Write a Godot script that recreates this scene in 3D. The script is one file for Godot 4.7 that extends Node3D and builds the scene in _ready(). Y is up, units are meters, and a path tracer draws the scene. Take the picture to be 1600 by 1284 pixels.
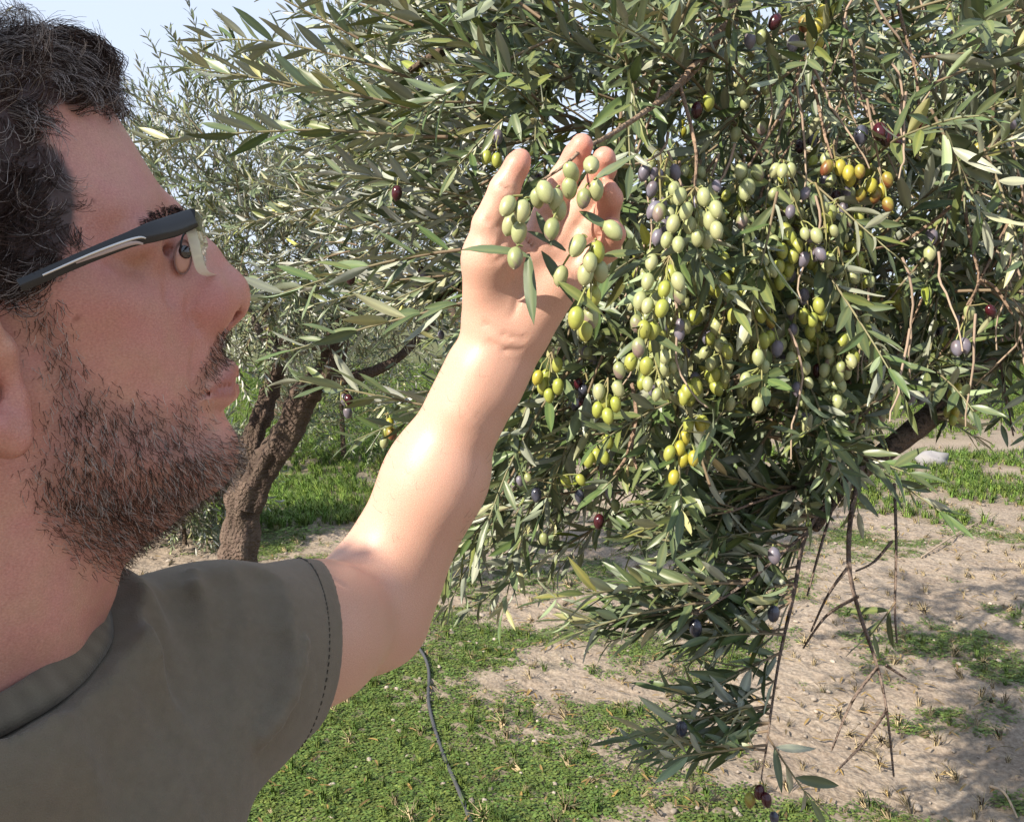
extends Node3D
# An olive grower, seen from the side at arm's length, reaches for a cluster of green olives.
const FOC := 1377.0
const SUN_TO := Vector3(-0.64, 0.55, 0.54)      # towards the sun
var cam_xf: Transform3D
var rng := RandomNumberGenerator.new()
var wob := FastNoiseLite.new()

# ---------------------------------------------------------------- mesh collecting
class MB:
	var v := PackedVector3Array()
	var n := PackedVector3Array()
	var c := PackedColorArray()
	var i := PackedInt32Array()
	func vert(p: Vector3, nn: Vector3, col: Color) -> int:
		v.push_back(p); n.push_back(nn); c.push_back(col)
		return v.size() - 1
	func tri(a: int, b: int, d: int) -> void:
		i.push_back(a); i.push_back(b); i.push_back(d)
	func tube(pts: PackedVector3Array, r0: float, r1: float, sides: int, col0: Color, col1: Color, cap := false) -> void:
		var m := pts.size()
		if m < 2: return
		var t := (pts[1] - pts[0]).normalized()
		var ref := Vector3.UP if absf(t.y) < 0.9 else Vector3.RIGHT
		var u := t.cross(ref).normalized()
		var first := v.size()
		for k in m:
			if k > 0 and k < m - 1: t = (pts[k + 1] - pts[k - 1]).normalized()
			elif k == m - 1: t = (pts[k] - pts[k - 1]).normalized()
			u = (u - t * u.dot(t)).normalized()
			var w := t.cross(u)
			var f := float(k) / (m - 1)
			var r := lerpf(r0, r1, f)
			var col := col0.lerp(col1, f)
			for s in sides:
				var an := TAU * s / sides
				var dd := u * cos(an) + w * sin(an)
				v.push_back(pts[k] + dd * r); n.push_back(dd); c.push_back(col)
		for k in m - 1:
			for s in sides:
				var a := first + k * sides + s
				var b := first + k * sides + (s + 1) % sides
				i.push_back(a); i.push_back(a + sides); i.push_back(b)
				i.push_back(b); i.push_back(a + sides); i.push_back(b + sides)
		if cap:
			for e in 2:
				var at := 0 if e == 0 else m - 1
				var d2 := (pts[0] - pts[1]).normalized() if e == 0 else (pts[m - 1] - pts[m - 2]).normalized()
				var mid := vert(pts[at] + d2 * (r0 if e == 0 else r1) * 0.4, d2, col0 if e == 0 else col1)
				for s in sides:
					var a := first + at * sides + s
					var b := first + at * sides + (s + 1) % sides
					if e == 0: tri(mid, a, b)
					else: tri(mid, b, a)
	func smooth_normals() -> void:
		from_faces = true
		n.resize(v.size())
		n.fill(Vector3.ZERO)
		for k in range(0, i.size(), 3):
			var a := i[k]; var b := i[k + 1]; var d := i[k + 2]
			var f := (v[d] - v[a]).cross(v[b] - v[a])
			n[a] += f; n[b] += f; n[d] += f
		for k in n.size():
			n[k] = n[k].normalized() if n[k].length_squared() > 1e-20 else Vector3.UP
	var from_faces := false
	func turn_out() -> void:                            # every triangle's front on the side its normals point to
		for k in range(0, i.size(), 3):
			var a := i[k]; var b := i[k + 1]; var d := i[k + 2]
			if (v[d] - v[a]).cross(v[b] - v[a]).dot(n[a] + n[b] + n[d]) < 0.0:
				i[k + 1] = d; i[k + 2] = b
	func commit(m: Material) -> ArrayMesh:
		if not from_faces: turn_out()
		var ar := []
		ar.resize(Mesh.ARRAY_MAX)
		ar[Mesh.ARRAY_VERTEX] = v; ar[Mesh.ARRAY_NORMAL] = n; ar[Mesh.ARRAY_COLOR] = c; ar[Mesh.ARRAY_INDEX] = i
		var am := ArrayMesh.new()
		am.add_surface_from_arrays(Mesh.PRIMITIVE_TRIANGLES, ar)
		am.surface_set_material(0, m)
		return am

func A(px: float, py: float, d: float) -> Vector3:      # a point seen in that direction, d metres away along the view
	return cam_xf * Vector3((px - 800.0) / FOC * d, -(py - 642.0) / FOC * d, -d)

func px_of(p: Vector3) -> Vector3:                      # the direction a point is seen in, and its distance
	var q := cam_xf.affine_inverse() * p
	var d := maxf(-q.z, 0.001)
	return Vector3(800.0 + q.x / d * FOC, 642.0 - q.y / d * FOC, -q.z)

func put(parent: Node, called: String, mesh: Mesh, at := Transform3D()) -> MeshInstance3D:
	var o := MeshInstance3D.new()
	o.name = called
	o.mesh = mesh
	o.transform = at
	parent.add_child(o, true)
	return o

func thing(called: String, label: String, category: String, at := Vector3.ZERO, group := "") -> Node3D:
	var o := Node3D.new()
	o.name = called
	o.position = at
	add_child(o, true)
	tag(o, label, category, group)
	return o

func tag(o: Node, label: String, category: String, group := "") -> void:
	o.set_meta("label", label)
	o.set_meta("category", category)
	if group: o.set_meta("group", group)

func smooth_path(p: Array, steps: int) -> PackedVector3Array:
	var out := PackedVector3Array()
	var m := p.size()
	for k in m - 1:
		var a: Vector3 = p[maxi(k - 1, 0)]
		var b: Vector3 = p[k]
		var c: Vector3 = p[k + 1]
		var d: Vector3 = p[mini(k + 2, m - 1)]
		for s in steps:
			out.push_back(b.cubic_interpolate(c, a, d, float(s) / steps))
	out.push_back(p[m - 1])
	return out

func rv() -> Vector3:
	return Vector3(rng.randf_range(-1, 1), rng.randf_range(-1, 1), rng.randf_range(-1, 1))

# ---------------------------------------------------------------- materials
func mat(col: Color, rough := 0.6, spec := 0.5) -> StandardMaterial3D:
	var m := StandardMaterial3D.new()
	m.albedo_color = col.linear_to_srgb()
	m.roughness = rough
	m.metallic_specular = spec
	return m

func vmat(rough := 0.6, spec := 0.5) -> StandardMaterial3D:
	var m := mat(Color.WHITE, rough, spec)
	m.vertex_color_use_as_albedo = true
	return m

func noise_tex(size: int, freq: float, oct: int, sd: int, ramp: Gradient = null, kind := FastNoiseLite.TYPE_SIMPLEX_SMOOTH) -> NoiseTexture2D:
	var f := FastNoiseLite.new()
	f.noise_type = kind
	f.frequency = freq
	f.fractal_octaves = oct
	f.seed = sd
	var t := NoiseTexture2D.new()
	t.width = size; t.height = size
	t.seamless = true
	t.noise = f
	if ramp: t.color_ramp = ramp
	return t

func ramp2(a: Color, b: Color) -> Gradient:
	var g := Gradient.new()
	g.set_color(0, a); g.set_color(1, b)
	return g

func bumpy(m: StandardMaterial3D, tex: Texture2D, per_metre: float, cm: float) -> StandardMaterial3D:
	m.uv1_triplanar = true
	m.uv1_world_triplanar = true
	m.uv1_scale = Vector3.ONE * per_metre
	m.heightmap_enabled = true
	m.heightmap_texture = tex
	m.heightmap_scale = cm
	return m

# ---------------------------------------------------------------- bodies: tapered capsules blended on a grid, meshed as surface nets
class Bone:
	var a: Vector3
	var ba: Vector3
	var inv: float
	var r: float
	var dr: float
	var k: float
	var n: Vector3
	var s: float
	var mid: Vector3
	var rad: float
	func _init(p: Vector3, q: Vector3, r1: float, r2: float, kk := 0.01, nn := Vector3.ZERO, ss := 1.0) -> void:
		a = p; ba = q - p; r = r1; dr = r2 - r1; k = kk; n = nn; s = ss
		inv = 1.0 / maxf(ba.length_squared(), 1e-9)
		mid = (p + q) * 0.5
		rad = ba.length() * 0.5 + maxf(r1, r2) * maxf(1.0, 1.0 if ss >= 1.0 else 1.0 / ss)
	func dist(p: Vector3) -> float:
		var d := p - a
		if s != 1.0: d += n * (d.dot(n) * (s - 1.0))
		var h := clampf(d.dot(ba) * inv, 0.0, 1.0)
		return (d - ba * h).length() - (r + dr * h)

var bones: Array[Bone] = []
var cuts: Array[Bone] = []
var near_bones: Array[Bone] = []
var near_cuts: Array[Bone] = []
var use_head := false

func cull(c: Vector3, rad: float) -> void:
	near_bones.clear(); near_cuts.clear()
	for b in bones:
		if c.distance_to(b.mid) < b.rad + rad + b.k: near_bones.push_back(b)
	for b in cuts:
		if c.distance_to(b.mid) < b.rad + rad + b.k: near_cuts.push_back(b)

func field(p: Vector3) -> float:
	var f := 0.06
	if use_head: f = head_field(p)
	for b in near_bones:
		var d := b.dist(p)
		var h := maxf(b.k - absf(f - d), 0.0) / b.k
		f = minf(f, d) - h * h * b.k * 0.25
	for b in near_cuts:
		var d := -b.dist(p)
		var h := maxf(b.k - absf(f - d), 0.0) / b.k
		f = maxf(f, d) + h * h * b.k * 0.25
	return f

func nets(mb: MB, lo: Vector3, hi: Vector3, h: float, xf: Transform3D) -> void:
	const BS := 8
	var nx := int(ceil((hi.x - lo.x) / h / BS)); var ny := int(ceil((hi.y - lo.y) / h / BS)); var nz := int(ceil((hi.z - lo.z) / h / BS))
	var sx := nx * BS + 1; var sy := ny * BS + 1; var sz := nz * BS + 1
	var g := PackedFloat32Array(); g.resize(sx * sy * sz); g.fill(1e9)
	var blocks: Array[Vector3i] = []
	var half := h * BS * 0.5
	for bz in nz:
		for by in ny:
			for bx in nx:
				var c := lo + Vector3(bx * BS, by * BS, bz * BS) * h + Vector3.ONE * half
				cull(c, half * 1.75)
				if near_bones.is_empty() and not use_head: continue
				if absf(field(c)) > half * 2.1: continue
				blocks.push_back(Vector3i(bx, by, bz))
				for z in BS + 1:
					for y in BS + 1:
						var o := ((bz * BS + z) * sy + by * BS + y) * sx + bx * BS
						for x in BS + 1:
							if g[o + x] > 1e8:
								g[o + x] = field(lo + Vector3(bx * BS + x, by * BS + y, bz * BS + z) * h)
	var id := PackedInt32Array(); id.resize(sx * sy * sz); id.fill(-1)
	var off := [0, 1, sx, sx + 1, sx * sy, sx * sy + 1, sx * sy + sx, sx * sy + sx + 1]
	var cor := [Vector3(0, 0, 0), Vector3(1, 0, 0), Vector3(0, 1, 0), Vector3(1, 1, 0), Vector3(0, 0, 1), Vector3(1, 0, 1), Vector3(0, 1, 1), Vector3(1, 1, 1)]
	var edges := PackedInt32Array([0, 1, 2, 3, 4, 5, 6, 7, 0, 2, 1, 3, 4, 6, 5, 7, 0, 4, 1, 5, 2, 6, 3, 7])
	var val := PackedFloat32Array(); val.resize(8)
	var sl := sx * sy
	for b in blocks:
		for z in BS:
			for y in BS:
				for x in BS:
					var o := ((b.z * BS + z) * sy + b.y * BS + y) * sx + b.x * BS + x
					var inside := 0
					for k in 8:
						var q: float = g[o + off[k]]
						val[k] = q
						if q < 0.0: inside += 1
					if inside == 0 or inside == 8: continue
					var sum := Vector3.ZERO
					var cnt := 0
					for e in range(0, 24, 2):
						var i0 := edges[e]; var i1 := edges[e + 1]
						var f0 := val[i0]; var f1 := val[i1]
						if (f0 < 0.0) != (f1 < 0.0):
							var c0: Vector3 = cor[i0]; var c1: Vector3 = cor[i1]
							sum += c0.lerp(c1, f0 / (f0 - f1))
							cnt += 1
					var p := lo + (Vector3(b.x * BS + x, b.y * BS + y, b.z * BS + z) + sum / cnt) * h
					id[o] = mb.vert(xf * p, Vector3.ZERO, Color.WHITE)
	for b in blocks:
		for z in BS:
			for y in BS:
				for x in BS:
					var o := ((b.z * BS + z) * sy + b.y * BS + y) * sx + b.x * BS + x
					var s0 := g[o] < 0.0
					for ax in 3:
						var st := 1 if ax == 0 else (sx if ax == 1 else sl)
						if g[o + st] > 1e8 or (g[o + st] < 0.0) == s0: continue
						var u := sx if ax == 0 else (sl if ax == 1 else 1)
						var w := sl if ax == 0 else (1 if ax == 1 else sx)
						if o - u - w < 0: continue
						var q0 := id[o]; var q1 := id[o - u]; var q2 := id[o - u - w]; var q3 := id[o - w]
						if q0 < 0 or q1 < 0 or q2 < 0 or q3 < 0: continue
						if s0:
							mb.tri(q0, q2, q1); mb.tri(q0, q3, q2)
						else:
							mb.tri(q0, q1, q2); mb.tri(q0, q2, q3)

# ---------------------------------------------------------------- the man
var hd: Transform3D          # head axes: x to the face, y up, z to his right side
var hd_inv: Transform3D
var neck0: Vector3           # base of the neck
var tor: Basis               # torso axes: x chest, y up, z his right
const GA := 2.2e-3
const G0 := Vector2(-0.225, -0.26)
const GW := 136
const GH := 186
var g_t := PackedFloat32Array()
var g_d := PackedFloat32Array()
var g_w := PackedFloat32Array()

func lc(px: float, py: float, c := 0.0) -> Vector3:     # head axes: the spot seen there on the plane c metres right of the middle
	var o := hd_inv * cam_xf.origin
	var d := hd_inv.basis * (A(px, py, 1.0) - cam_xf.origin)
	return o + d * ((c - o.z) / d.z)

func head_grids() -> void:
	var poly := PackedVector2Array()
	for p in [[-30, 62], [60, 74], [112, 96], [150, 128], [176, 172], [203, 216], [227, 256], [247, 288], [262, 312], [270, 334], [273, 352], [284, 372], [300, 420], [318, 470], [336, 508], [345, 530], [349, 556], [347, 596], [345, 640], [347, 660], [359, 686], [360, 706], [354, 728], [340, 750], [318, 773], [262, 822], [222, 850], [194, 880], [165, 935], [128, 1005], [104, 1060], [90, 1110], [70, 1200], [-300, 1200], [-290, 1000], [-245, 860], [-225, 720], [-262, 620], [-330, 540], [-372, 450], [-385, 360], [-350, 240], [-262, 135], [-140, 75]]:
		var q := lc(p[0], p[1])
		poly.push_back(Vector2(q.x, q.y))
	# half width of the head (m) at places of its middle plane, and how far in from the outline it is reached
	var spots := []
	for p in [[-80, 100, .070, .07], [-200, 250, .076, .07], [-60, 280, .0755, .07], [100, 230, .067, .07], [190, 260, .061, .066], [125, 340, .0685, .066], [90, 430, .0715, .064], [185, 440, .0675, .062], [240, 350, .060, .062], [232, 440, .060, .060], [215, 530, .0585, .06], [250, 600, .052, .056], [290, 560, .044, .052], [310, 640, .039, .048], [330, 700, .037, .046], [225, 700, .0535, .056], [80, 680, .0605, .06], [0, 600, .068, .06], [-300, 400, .066, .07], [-200, 600, .058, .06], [-80, 800, .058, .058], [50, 820, .055, .056], [160, 820, .047, .052], [-60, 980, .060, .06], [60, 980, .057, .058], [-80, 1150, .066, .064], [40, 1150, .064, .064]]:
		var q := lc(p[0], p[1])
		spots.push_back([Vector2(q.x, q.y), p[2], p[3]])
	var adds := []           # bumps and hollows seen on the near side: centre, height, spread along, spread across, tilt
	for p in [[222, 392, .046, -.009, .016, .011, -.3], [234, 340, .05, .0035, .018, .006, -.45], [205, 452, .06, .0028, .02, .013, -.35], [110, 300, .07, -.003, .02, .026, 0.0], [190, 640, .06, -.002, .02, .03, .2], [303, 545, .032, -.0026, .006, .022, .08], [318, 640, .028, -.0022, .008, .014, .1], [210, 425, .055, -.0016, .012, .0035, -.35], [290, 410, .02, -.002, .006, .008, 0.0]]:
		var q := lc(p[0], p[1], p[2])
		adds.push_back([Vector2(q.x, q.y), p[3], p[4], p[5], p[6]])
	var m := poly.size()
	g_t.resize(GW * GH); g_d.resize(GW * GH); g_w.resize(GW * GH)
	for j in GH:
		for i in GW:
			var p := G0 + Vector2(i, j) * GA
			var best := 1e9
			var inside := false
			for k in m:
				var a := poly[k]; var b := poly[(k + 1) % m]
				var ab := b - a
				var h := clampf((p - a).dot(ab) / ab.length_squared(), 0.0, 1.0)
				best = minf(best, (p - a - ab * h).length_squared())
				if (a.y > p.y) != (b.y > p.y) and p.x < (b.x - a.x) * (p.y - a.y) / (b.y - a.y) + a.x: inside = not inside
			var sw := 0.0; var ww := 0.0; var dd := 0.0
			for s in spots:
				var q: Vector2 = s[0]
				var w := pow(0.0004 / (p.distance_squared_to(q) + 0.0004), 2.2)
				sw += w; ww += w * s[1]; dd += w * s[2]
			var wm := ww / sw
			for s in adds:
				var q: Vector2 = s[0]
				var e := (p - q).rotated(-s[4])
				wm += s[1] * exp(-0.5 * ((e.x / s[2]) ** 2 + (e.y / s[3]) ** 2))
			var at := j * GW + i
			g_t[at] = sqrt(best) * (1.0 if inside else -1.0)
			g_w[at] = wm
			g_d[at] = dd / sw

func head_field(p: Vector3) -> float:
	var u := clampf((p.x - G0.x) / GA, 0.0, GW - 1.01)
	var v := clampf((p.y - G0.y) / GA, 0.0, GH - 1.01)
	var i := int(u); var j := int(v)
	var fu := u - i; var fv := v - j
	var o := j * GW + i
	var t := lerpf(lerpf(g_t[o], g_t[o + 1], fu), lerpf(g_t[o + GW], g_t[o + GW + 1], fu), fv)
	var w := lerpf(lerpf(g_w[o], g_w[o + 1], fu), lerpf(g_w[o + GW], g_w[o + GW + 1], fu), fv)
	var d := lerpf(lerpf(g_d[o], g_d[o + 1], fu), lerpf(g_d[o + GW], g_d[o + GW + 1], fu), fv)
	var e := maxf(1.0 - t / d, 0.0)
	var c := p.z / w
	var q := sqrt(e * e + c * c)
	if q < 0.05: return -minf(d, w)
	return (q - 1.0) * q / sqrt((e / d) ** 2 + (c / w) ** 2)

func on_skin(px: float, py: float) -> Vector3:           # head axes: where his right side is seen there
	cull(lc(px, py, .05), .12)
	var c := .105
	while c > 0.0 and field(lc(px, py, c)) > 0.0: c -= .0004
	return lc(px, py, c)

func both(a: Vector3, b: Vector3, r1: float, r2: float, k: float, n := Vector3.ZERO, s := 1.0) -> void:
	bones.push_back(Bone.new(a, b, r1, r2, k, n, s))
	var f := Vector3(1, 1, -1)
	bones.push_back(Bone.new(a * f, b * f, r1, r2, k, n * f, s))

func head_bones() -> void:
	bones.clear(); cuts.clear()
	# nose
	bones.push_back(Bone.new(lc(262, 348), lc(312, 407), .0085, .0088, .012))
	bones.push_back(Bone.new(lc(312, 407), lc(346, 460), .0088, .0120, .007))
	bones.push_back(Bone.new(lc(346, 458), lc(349, 466), .0122, .0112, .006))
	bones.push_back(Bone.new(lc(354, 484), lc(338, 510), .0060, .0058, .006))
	both(lc(322, 470, .0125), lc(316, 488, .0148), .0098, .0098, .006)
	both(lc(352, 470, .005), lc(330, 492, .014), .0080, .0068, .005)
	both(lc(290, 420, .012), lc(305, 470, .016), .008, .010, .016)
	for s in [1, -1]:
		var f := Vector3(1, 1, s)
		cuts.push_back(Bone.new(lc(364, 489, .0070) * f, lc(341, 506, .0105) * f, .0030, .0042, .003))
		cuts.push_back(Bone.new(lc(354, 490, .0085) * f, lc(340, 476, .0085) * f, .0046, .0035, .003))
	# lips
	both(lc(354, 580), lc(348, 588, .010), .0051, .0047, .004)
	both(lc(349, 588, .010), lc(320, 612, .0225), .0052, .0030, .004)
	both(lc(352, 610), lc(346, 615, .010), .0058, .0053, .004)
	both(lc(347, 615, .010), lc(321, 619, .022), .0058, .0030, .004)
	for s in [1, -1]:
		cuts.push_back(Bone.new(lc(364, 595, 0.0), lc(350, 602, .013) * Vector3(1, 1, s), .0012, .0011, .0025))
		cuts.push_back(Bone.new(lc(350, 602, .013) * Vector3(1, 1, s), lc(316, 618, .0265) * Vector3(1, 1, s), .0011, .0012, .0025))
	# chin ball, eyelids
	bones.push_back(Bone.new(lc(316, 702, 0), lc(316, 716, 0), .015, .015, .012))
	both(lc(204, 388, .033), lc(204, 388, .033), .0143, .0143, .005)
	for s in [1, -1]:
		cuts.push_back(Bone.new((lc(204, 388, .033) + Vector3(.0145, .0006, -.006)) * Vector3(1, 1, s), (lc(204, 388, .033) + Vector3(.0136, .0002, .0035)) * Vector3(1, 1, s), .0026, .0020, .002))
	# ear: rim, lobe, inner plate, tragus
	var rim := [[8, 592, .077], [2, 548, .083], [-25, 508, .089], [-75, 497, .094], [-112, 530, .097], [-112, 580, .095], [-80, 640, .091], [-40, 690, .086]]
	for k in rim.size() - 1:
		both(lc(rim[k][0], rim[k][1], rim[k][2]), lc(rim[k + 1][0], rim[k + 1][1], rim[k + 1][2]), .0042, .0042, .004)
	both(lc(14, 690, .080), lc(-14, 672, .083), .0068, .0088, .006)
	both(lc(22, 622, .076), lc(22, 672, .077), .0052, .0062, .005)
	both(lc(-60, 560, .084), lc(-40, 640, .080), .017, .014, .006, Vector3(.35, 0, .94), 3.2)
	both(lc(-2, 588, .075), lc(-8, 612, .078), .0055, .0045, .004)
	for s in [1, -1]:
		cuts.push_back(Bone.new(lc(-24, 604, .088) * Vector3(1, 1, s), lc(-20, 620, .074) * Vector3(1, 1, s), .0058, .0045, .004))
	# sternomastoid and throat
	both(lc(-60, 720, .050), lc(95, 1075, .018), .013, .010, .02)
	bones.push_back(Bone.new(lc(120, 930, 0), lc(112, 950, 0), .013, .013, .014))

	# creases: wing of the nose, under the eye, crow's feet, cheek fold, brow
	use_head = true
	var rows := []
	for q in [[[300, 460], [296, 478], [300, 498], [312, 514]], [[196, 430], [214, 424], [232, 410], [242, 398]], [[186, 416], [206, 418], [228, 404]], [[172, 398], [184, 404], [198, 406]], [[168, 412], [182, 415]], [[303, 545], [302, 580], [304, 625]], [[262, 448], [260, 460], [266, 472]]]:
		var row := []
		for e in q: row.push_back(on_skin(e[0], e[1]))
		rows.push_back(row)
	pad_at = on_skin(279, 402)
	use_head = false
	for row in rows:
		for k in row.size() - 1:
			for s in [1, -1]:
				cuts.push_back(Bone.new(row[k] * Vector3(1, 1, s), row[k + 1] * Vector3(1, 1, s), .0010, .0010, .0035))

var pad_at: Vector3

func in_poly(p: Vector2, q: PackedVector2Array) -> bool:
	return Geometry2D.is_point_in_polygon(p, q)

func edge_dist(p: Vector2, q: PackedVector2Array) -> float:
	var best := 1e9
	for k in q.size():
		var a := q[k]; var ab := q[(k + 1) % q.size()] - a
		var h := clampf((p - a).dot(ab) / ab.length_squared(), 0.0, 1.0)
		best = minf(best, (p - a - ab * h).length_squared())
	return sqrt(best) * (1.0 if Geometry2D.is_point_in_polygon(p, q) else -1.0)

var hair_poly := PackedVector2Array([Vector2(176, 166), Vector2(140, 168), Vector2(90, 170), Vector2(44, 180), Vector2(66, 208), Vector2(104, 240), Vector2(126, 296), Vector2(122, 350), Vector2(104, 400), Vector2(84, 438), Vector2(48, 468), Vector2(-40, 480), Vector2(-130, 500), Vector2(-160, 640), Vector2(-220, 780), Vector2(-520, 760), Vector2(-560, 300), Vector2(-380, -60), Vector2(0, -60), Vector2(160, 60)])
var beard_poly := PackedVector2Array([Vector2(20, 478), Vector2(84, 455), Vector2(112, 520), Vector2(140, 580), Vector2(190, 612), Vector2(240, 622), Vector2(288, 628), Vector2(303, 590), Vector2(316, 596), Vector2(320, 650), Vector2(344, 668), Vector2(410, 672), Vector2(410, 740), Vector2(320, 800), Vector2(240, 862), Vector2(180, 900), Vector2(110, 880), Vector2(50, 810), Vector2(30, 730), Vector2(62, 690), Vector2(66, 620), Vector2(52, 550)])
var tache_poly := PackedVector2Array([Vector2(304, 606), Vector2(308, 578), Vector2(322, 552), Vector2(334, 520), Vector2(352, 510), Vector2(374, 520), Vector2(374, 556), Vector2(352, 580), Vector2(328, 600), Vector2(314, 618)])
var lip_poly := PackedVector2Array([Vector2(316, 617), Vector2(340, 596), Vector2(362, 572), Vector2(380, 570), Vector2(380, 615), Vector2(358, 622), Vector2(336, 622)])

func side_px(l: Vector3) -> Vector2:                    # where the matching spot of his right side is seen
	var q := px_of(hd * Vector3(l.x, l.y, absf(l.z)))
	return Vector2(q.x, q.y)

func g2(p: Vector2, x: float, y: float, s: float) -> float:
	return exp(-0.5 * p.distance_squared_to(Vector2(x, y)) / (s * s))

const SKIN := Color(0.58, 0.315, 0.25)

func skin_at(w: Vector3, head: bool) -> Color:
	var l := hd_inv * w
	var c := SKIN
	var mott := wob.get_noise_3dv(w * 120.0) * 0.5 + wob.get_noise_3dv(w * 330.0) * 0.5
	c = c * (1.0 + mott * 0.13)
	c.g *= 1.0 - .10 * wob.get_noise_3dv(w * 70.0 + Vector3(5, 5, 5))
	if head:
		var p := side_px(l)
		var red := 0.8 * g2(p, 330, 480, 42) + 0.45 * g2(p, 190, 470, 60) + 0.5 * g2(p, 10, 650, 50) + 0.35 * g2(p, 150, 330, 60) + 0.25 * g2(p, 240, 300, 40)
		c = c.lerp(Color(.50, .20, .165), clampf(red, 0, 0.75))
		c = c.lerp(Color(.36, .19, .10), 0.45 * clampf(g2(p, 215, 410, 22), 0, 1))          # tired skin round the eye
		var lip := edge_dist(p, lip_poly)
		if p.y > 560: c = c.lerp(Color(.36, .13, .11), clampf(lip / 6.0 + 0.5, 0, 1) * 0.7)
		var be := maxf(edge_dist(p, beard_poly) / 34.0, edge_dist(p, tache_poly) / 14.0) + wob.get_noise_3dv(w * 500.0) * 0.3
		c = c.lerp(Color(.22, .115, .09), clampf(be, 0, 1) * 0.5)
		var ha := edge_dist(p, hair_poly) / 12.0 + wob.get_noise_3dv(w * 500.0) * 0.5
		c = c.lerp(Color(.035, .022, .02), clampf(ha, 0, 1) * 0.93)
		for s in [[271, 476, 1.6], [147, 313, 4.0], [118, 497, 5.0]]:
			c = c.lerp(Color(.26, .09, .07), clampf(1.2 - p.distance_to(Vector2(s[0], s[1])) / s[2], 0, 0.75))
	else:
		c = c.lerp(Color(.66, .425, .325), 0.95)
		for t in tips:
			var d: float = w.distance_to(t)
			if d < 0.026: c = c.lerp(Color(.55, .235, .17), 0.55 * (1.0 - smoothstep(0.010, 0.026, d)))
	return c

var tips: Array[Vector3] = []

func finger(pts: Array, rad: Array, k: float) -> void:
	for i in pts.size() - 1:
		bones.push_back(Bone.new(pts[i], pts[i + 1], rad[i], rad[i + 1], k if i == 0 else 0.003))
	tips.push_back(pts[pts.size() - 1])

func pts_px(a: Array) -> Array:
	var out := []
	for p in a: out.push_back(A(p[0], p[1], p[2]))
	return out

var sh_l: Vector3; var el_l: Vector3; var wr_l: Vector3
var sh_r: Vector3; var el_r: Vector3; var wr_r: Vector3

func left_arm_bones() -> void:
	bones.clear(); cuts.clear()
	bones.push_back(Bone.new(sh_l.lerp(el_l, .12), sh_l.lerp(el_l, .55), .040, .047, .03))
	bones.push_back(Bone.new(sh_l.lerp(el_l, .5), A(576, 956, .755), .047, .0445, .03))
	bones.push_back(Bone.new(A(556, 990, .765), A(598, 976, .752), .035, .031, .03))      # elbow
	bones.push_back(Bone.new(A(580, 922, .745), A(678, 745, .735), .0415, .0352, .03))      # forearm
	bones.push_back(Bone.new(A(640, 890, .755), A(694, 745, .740), .026, .027, .03))
	bones.push_back(Bone.new(A(678, 745, .735), A(750, 582, .712), .0352, .0270, .03))
	bones.push_back(Bone.new(A(735, 640, .72), A(772, 545, .708), .0270, .0245, .02))
	bones.push_back(Bone.new(A(775, 600, .712), A(806, 540, .708), .0190, .0200, .02))
	bones.push_back(Bone.new(A(727, 640, .70), A(775, 520, .690), .0075, .006, .016))        # tendons
	# palm
	var pw := A(790, 515, .702)
	for m in [[822, 402, .686, .0150], [850, 396, .690, .0140], [872, 410, .694, .0130], [884, 432, .694, .0125]]:
		bones.push_back(Bone.new(pw, A(m[0], m[1], m[2]), .0200, m[3], .012))
	bones.push_back(Bone.new(A(812, 398, .688), A(856, 372, .690), .013, .011, .012))
	bones.push_back(Bone.new(A(764, 496, .700), A(764, 404, .672), .0215, .0200, .014))      # ball of the thumb
	bones.push_back(Bone.new(A(826, 512, .700), A(872, 448, .690), .0190, .0150, .014))      # heel of the hand
	finger(pts_px([[764, 404, .672], [764, 352, .660], [788, 296, .650], [808, 258, .646], [813, 249, .646]]), [.0185, .0128, .0112, .0092, .0080], .010)
	finger(pts_px([[838, 392, .688], [856, 338, .682], [880, 280, .672], [900, 244, .663], [909, 227, .658]]), [.0150, .0122, .0108, .0098, .0088], .006)
	finger(pts_px([[860, 396, .690], [892, 350, .684], [926, 302, .670], [943, 264, .652], [944, 248, .645]]), [.0145, .0120, .0108, .0096, .0088], .004)
	finger(pts_px([[876, 410, .692], [908, 376, .684], [946, 340, .666], [954, 310, .650], [949, 298, .644]]), [.0135, .0112, .0102, .0090, .0084], .0035)
	finger(pts_px([[888, 430, .692], [918, 412, .684], [950, 390, .668], [960, 366, .654], [956, 356, .649]]), [.0125, .0100, .0090, .0082, .0075], .0035)
	# creases of the palm, the fingers and the wrist, laid on the skin
	var lines := []
	for q in [[[798, 366], [812, 390], [820, 420], [816, 455], [802, 492]], [[812, 366], [838, 392], [862, 412], [880, 430]], [[846, 372], [868, 384], [886, 392]], [[758, 506], [786, 524], [818, 530]], [[764, 534], [790, 548], [812, 548]], [[500, 895], [540, 915], [590, 930]], [[770, 396], [782, 384], [792, 370]], [[774, 408], [790, 398]], [[782, 290], [800, 300]], [[762, 344], [780, 356]], [[850, 334], [872, 346]], [[872, 286], [892, 296]], [[893, 248], [908, 254]], [[900, 352], [916, 362]], [[926, 298], [938, 306]], [[800, 440], [812, 470]]]:
		var row := []
		for e in q: row.push_back(ray_hit(e[0], e[1], .58, .76))
		lines.push_back(row)
	for row in lines:
		for k in row.size() - 1:
			if row[k].distance_to(row[k + 1]) < .03: cuts.push_back(Bone.new(row[k], row[k + 1], .0011, .0011, .003))

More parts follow.
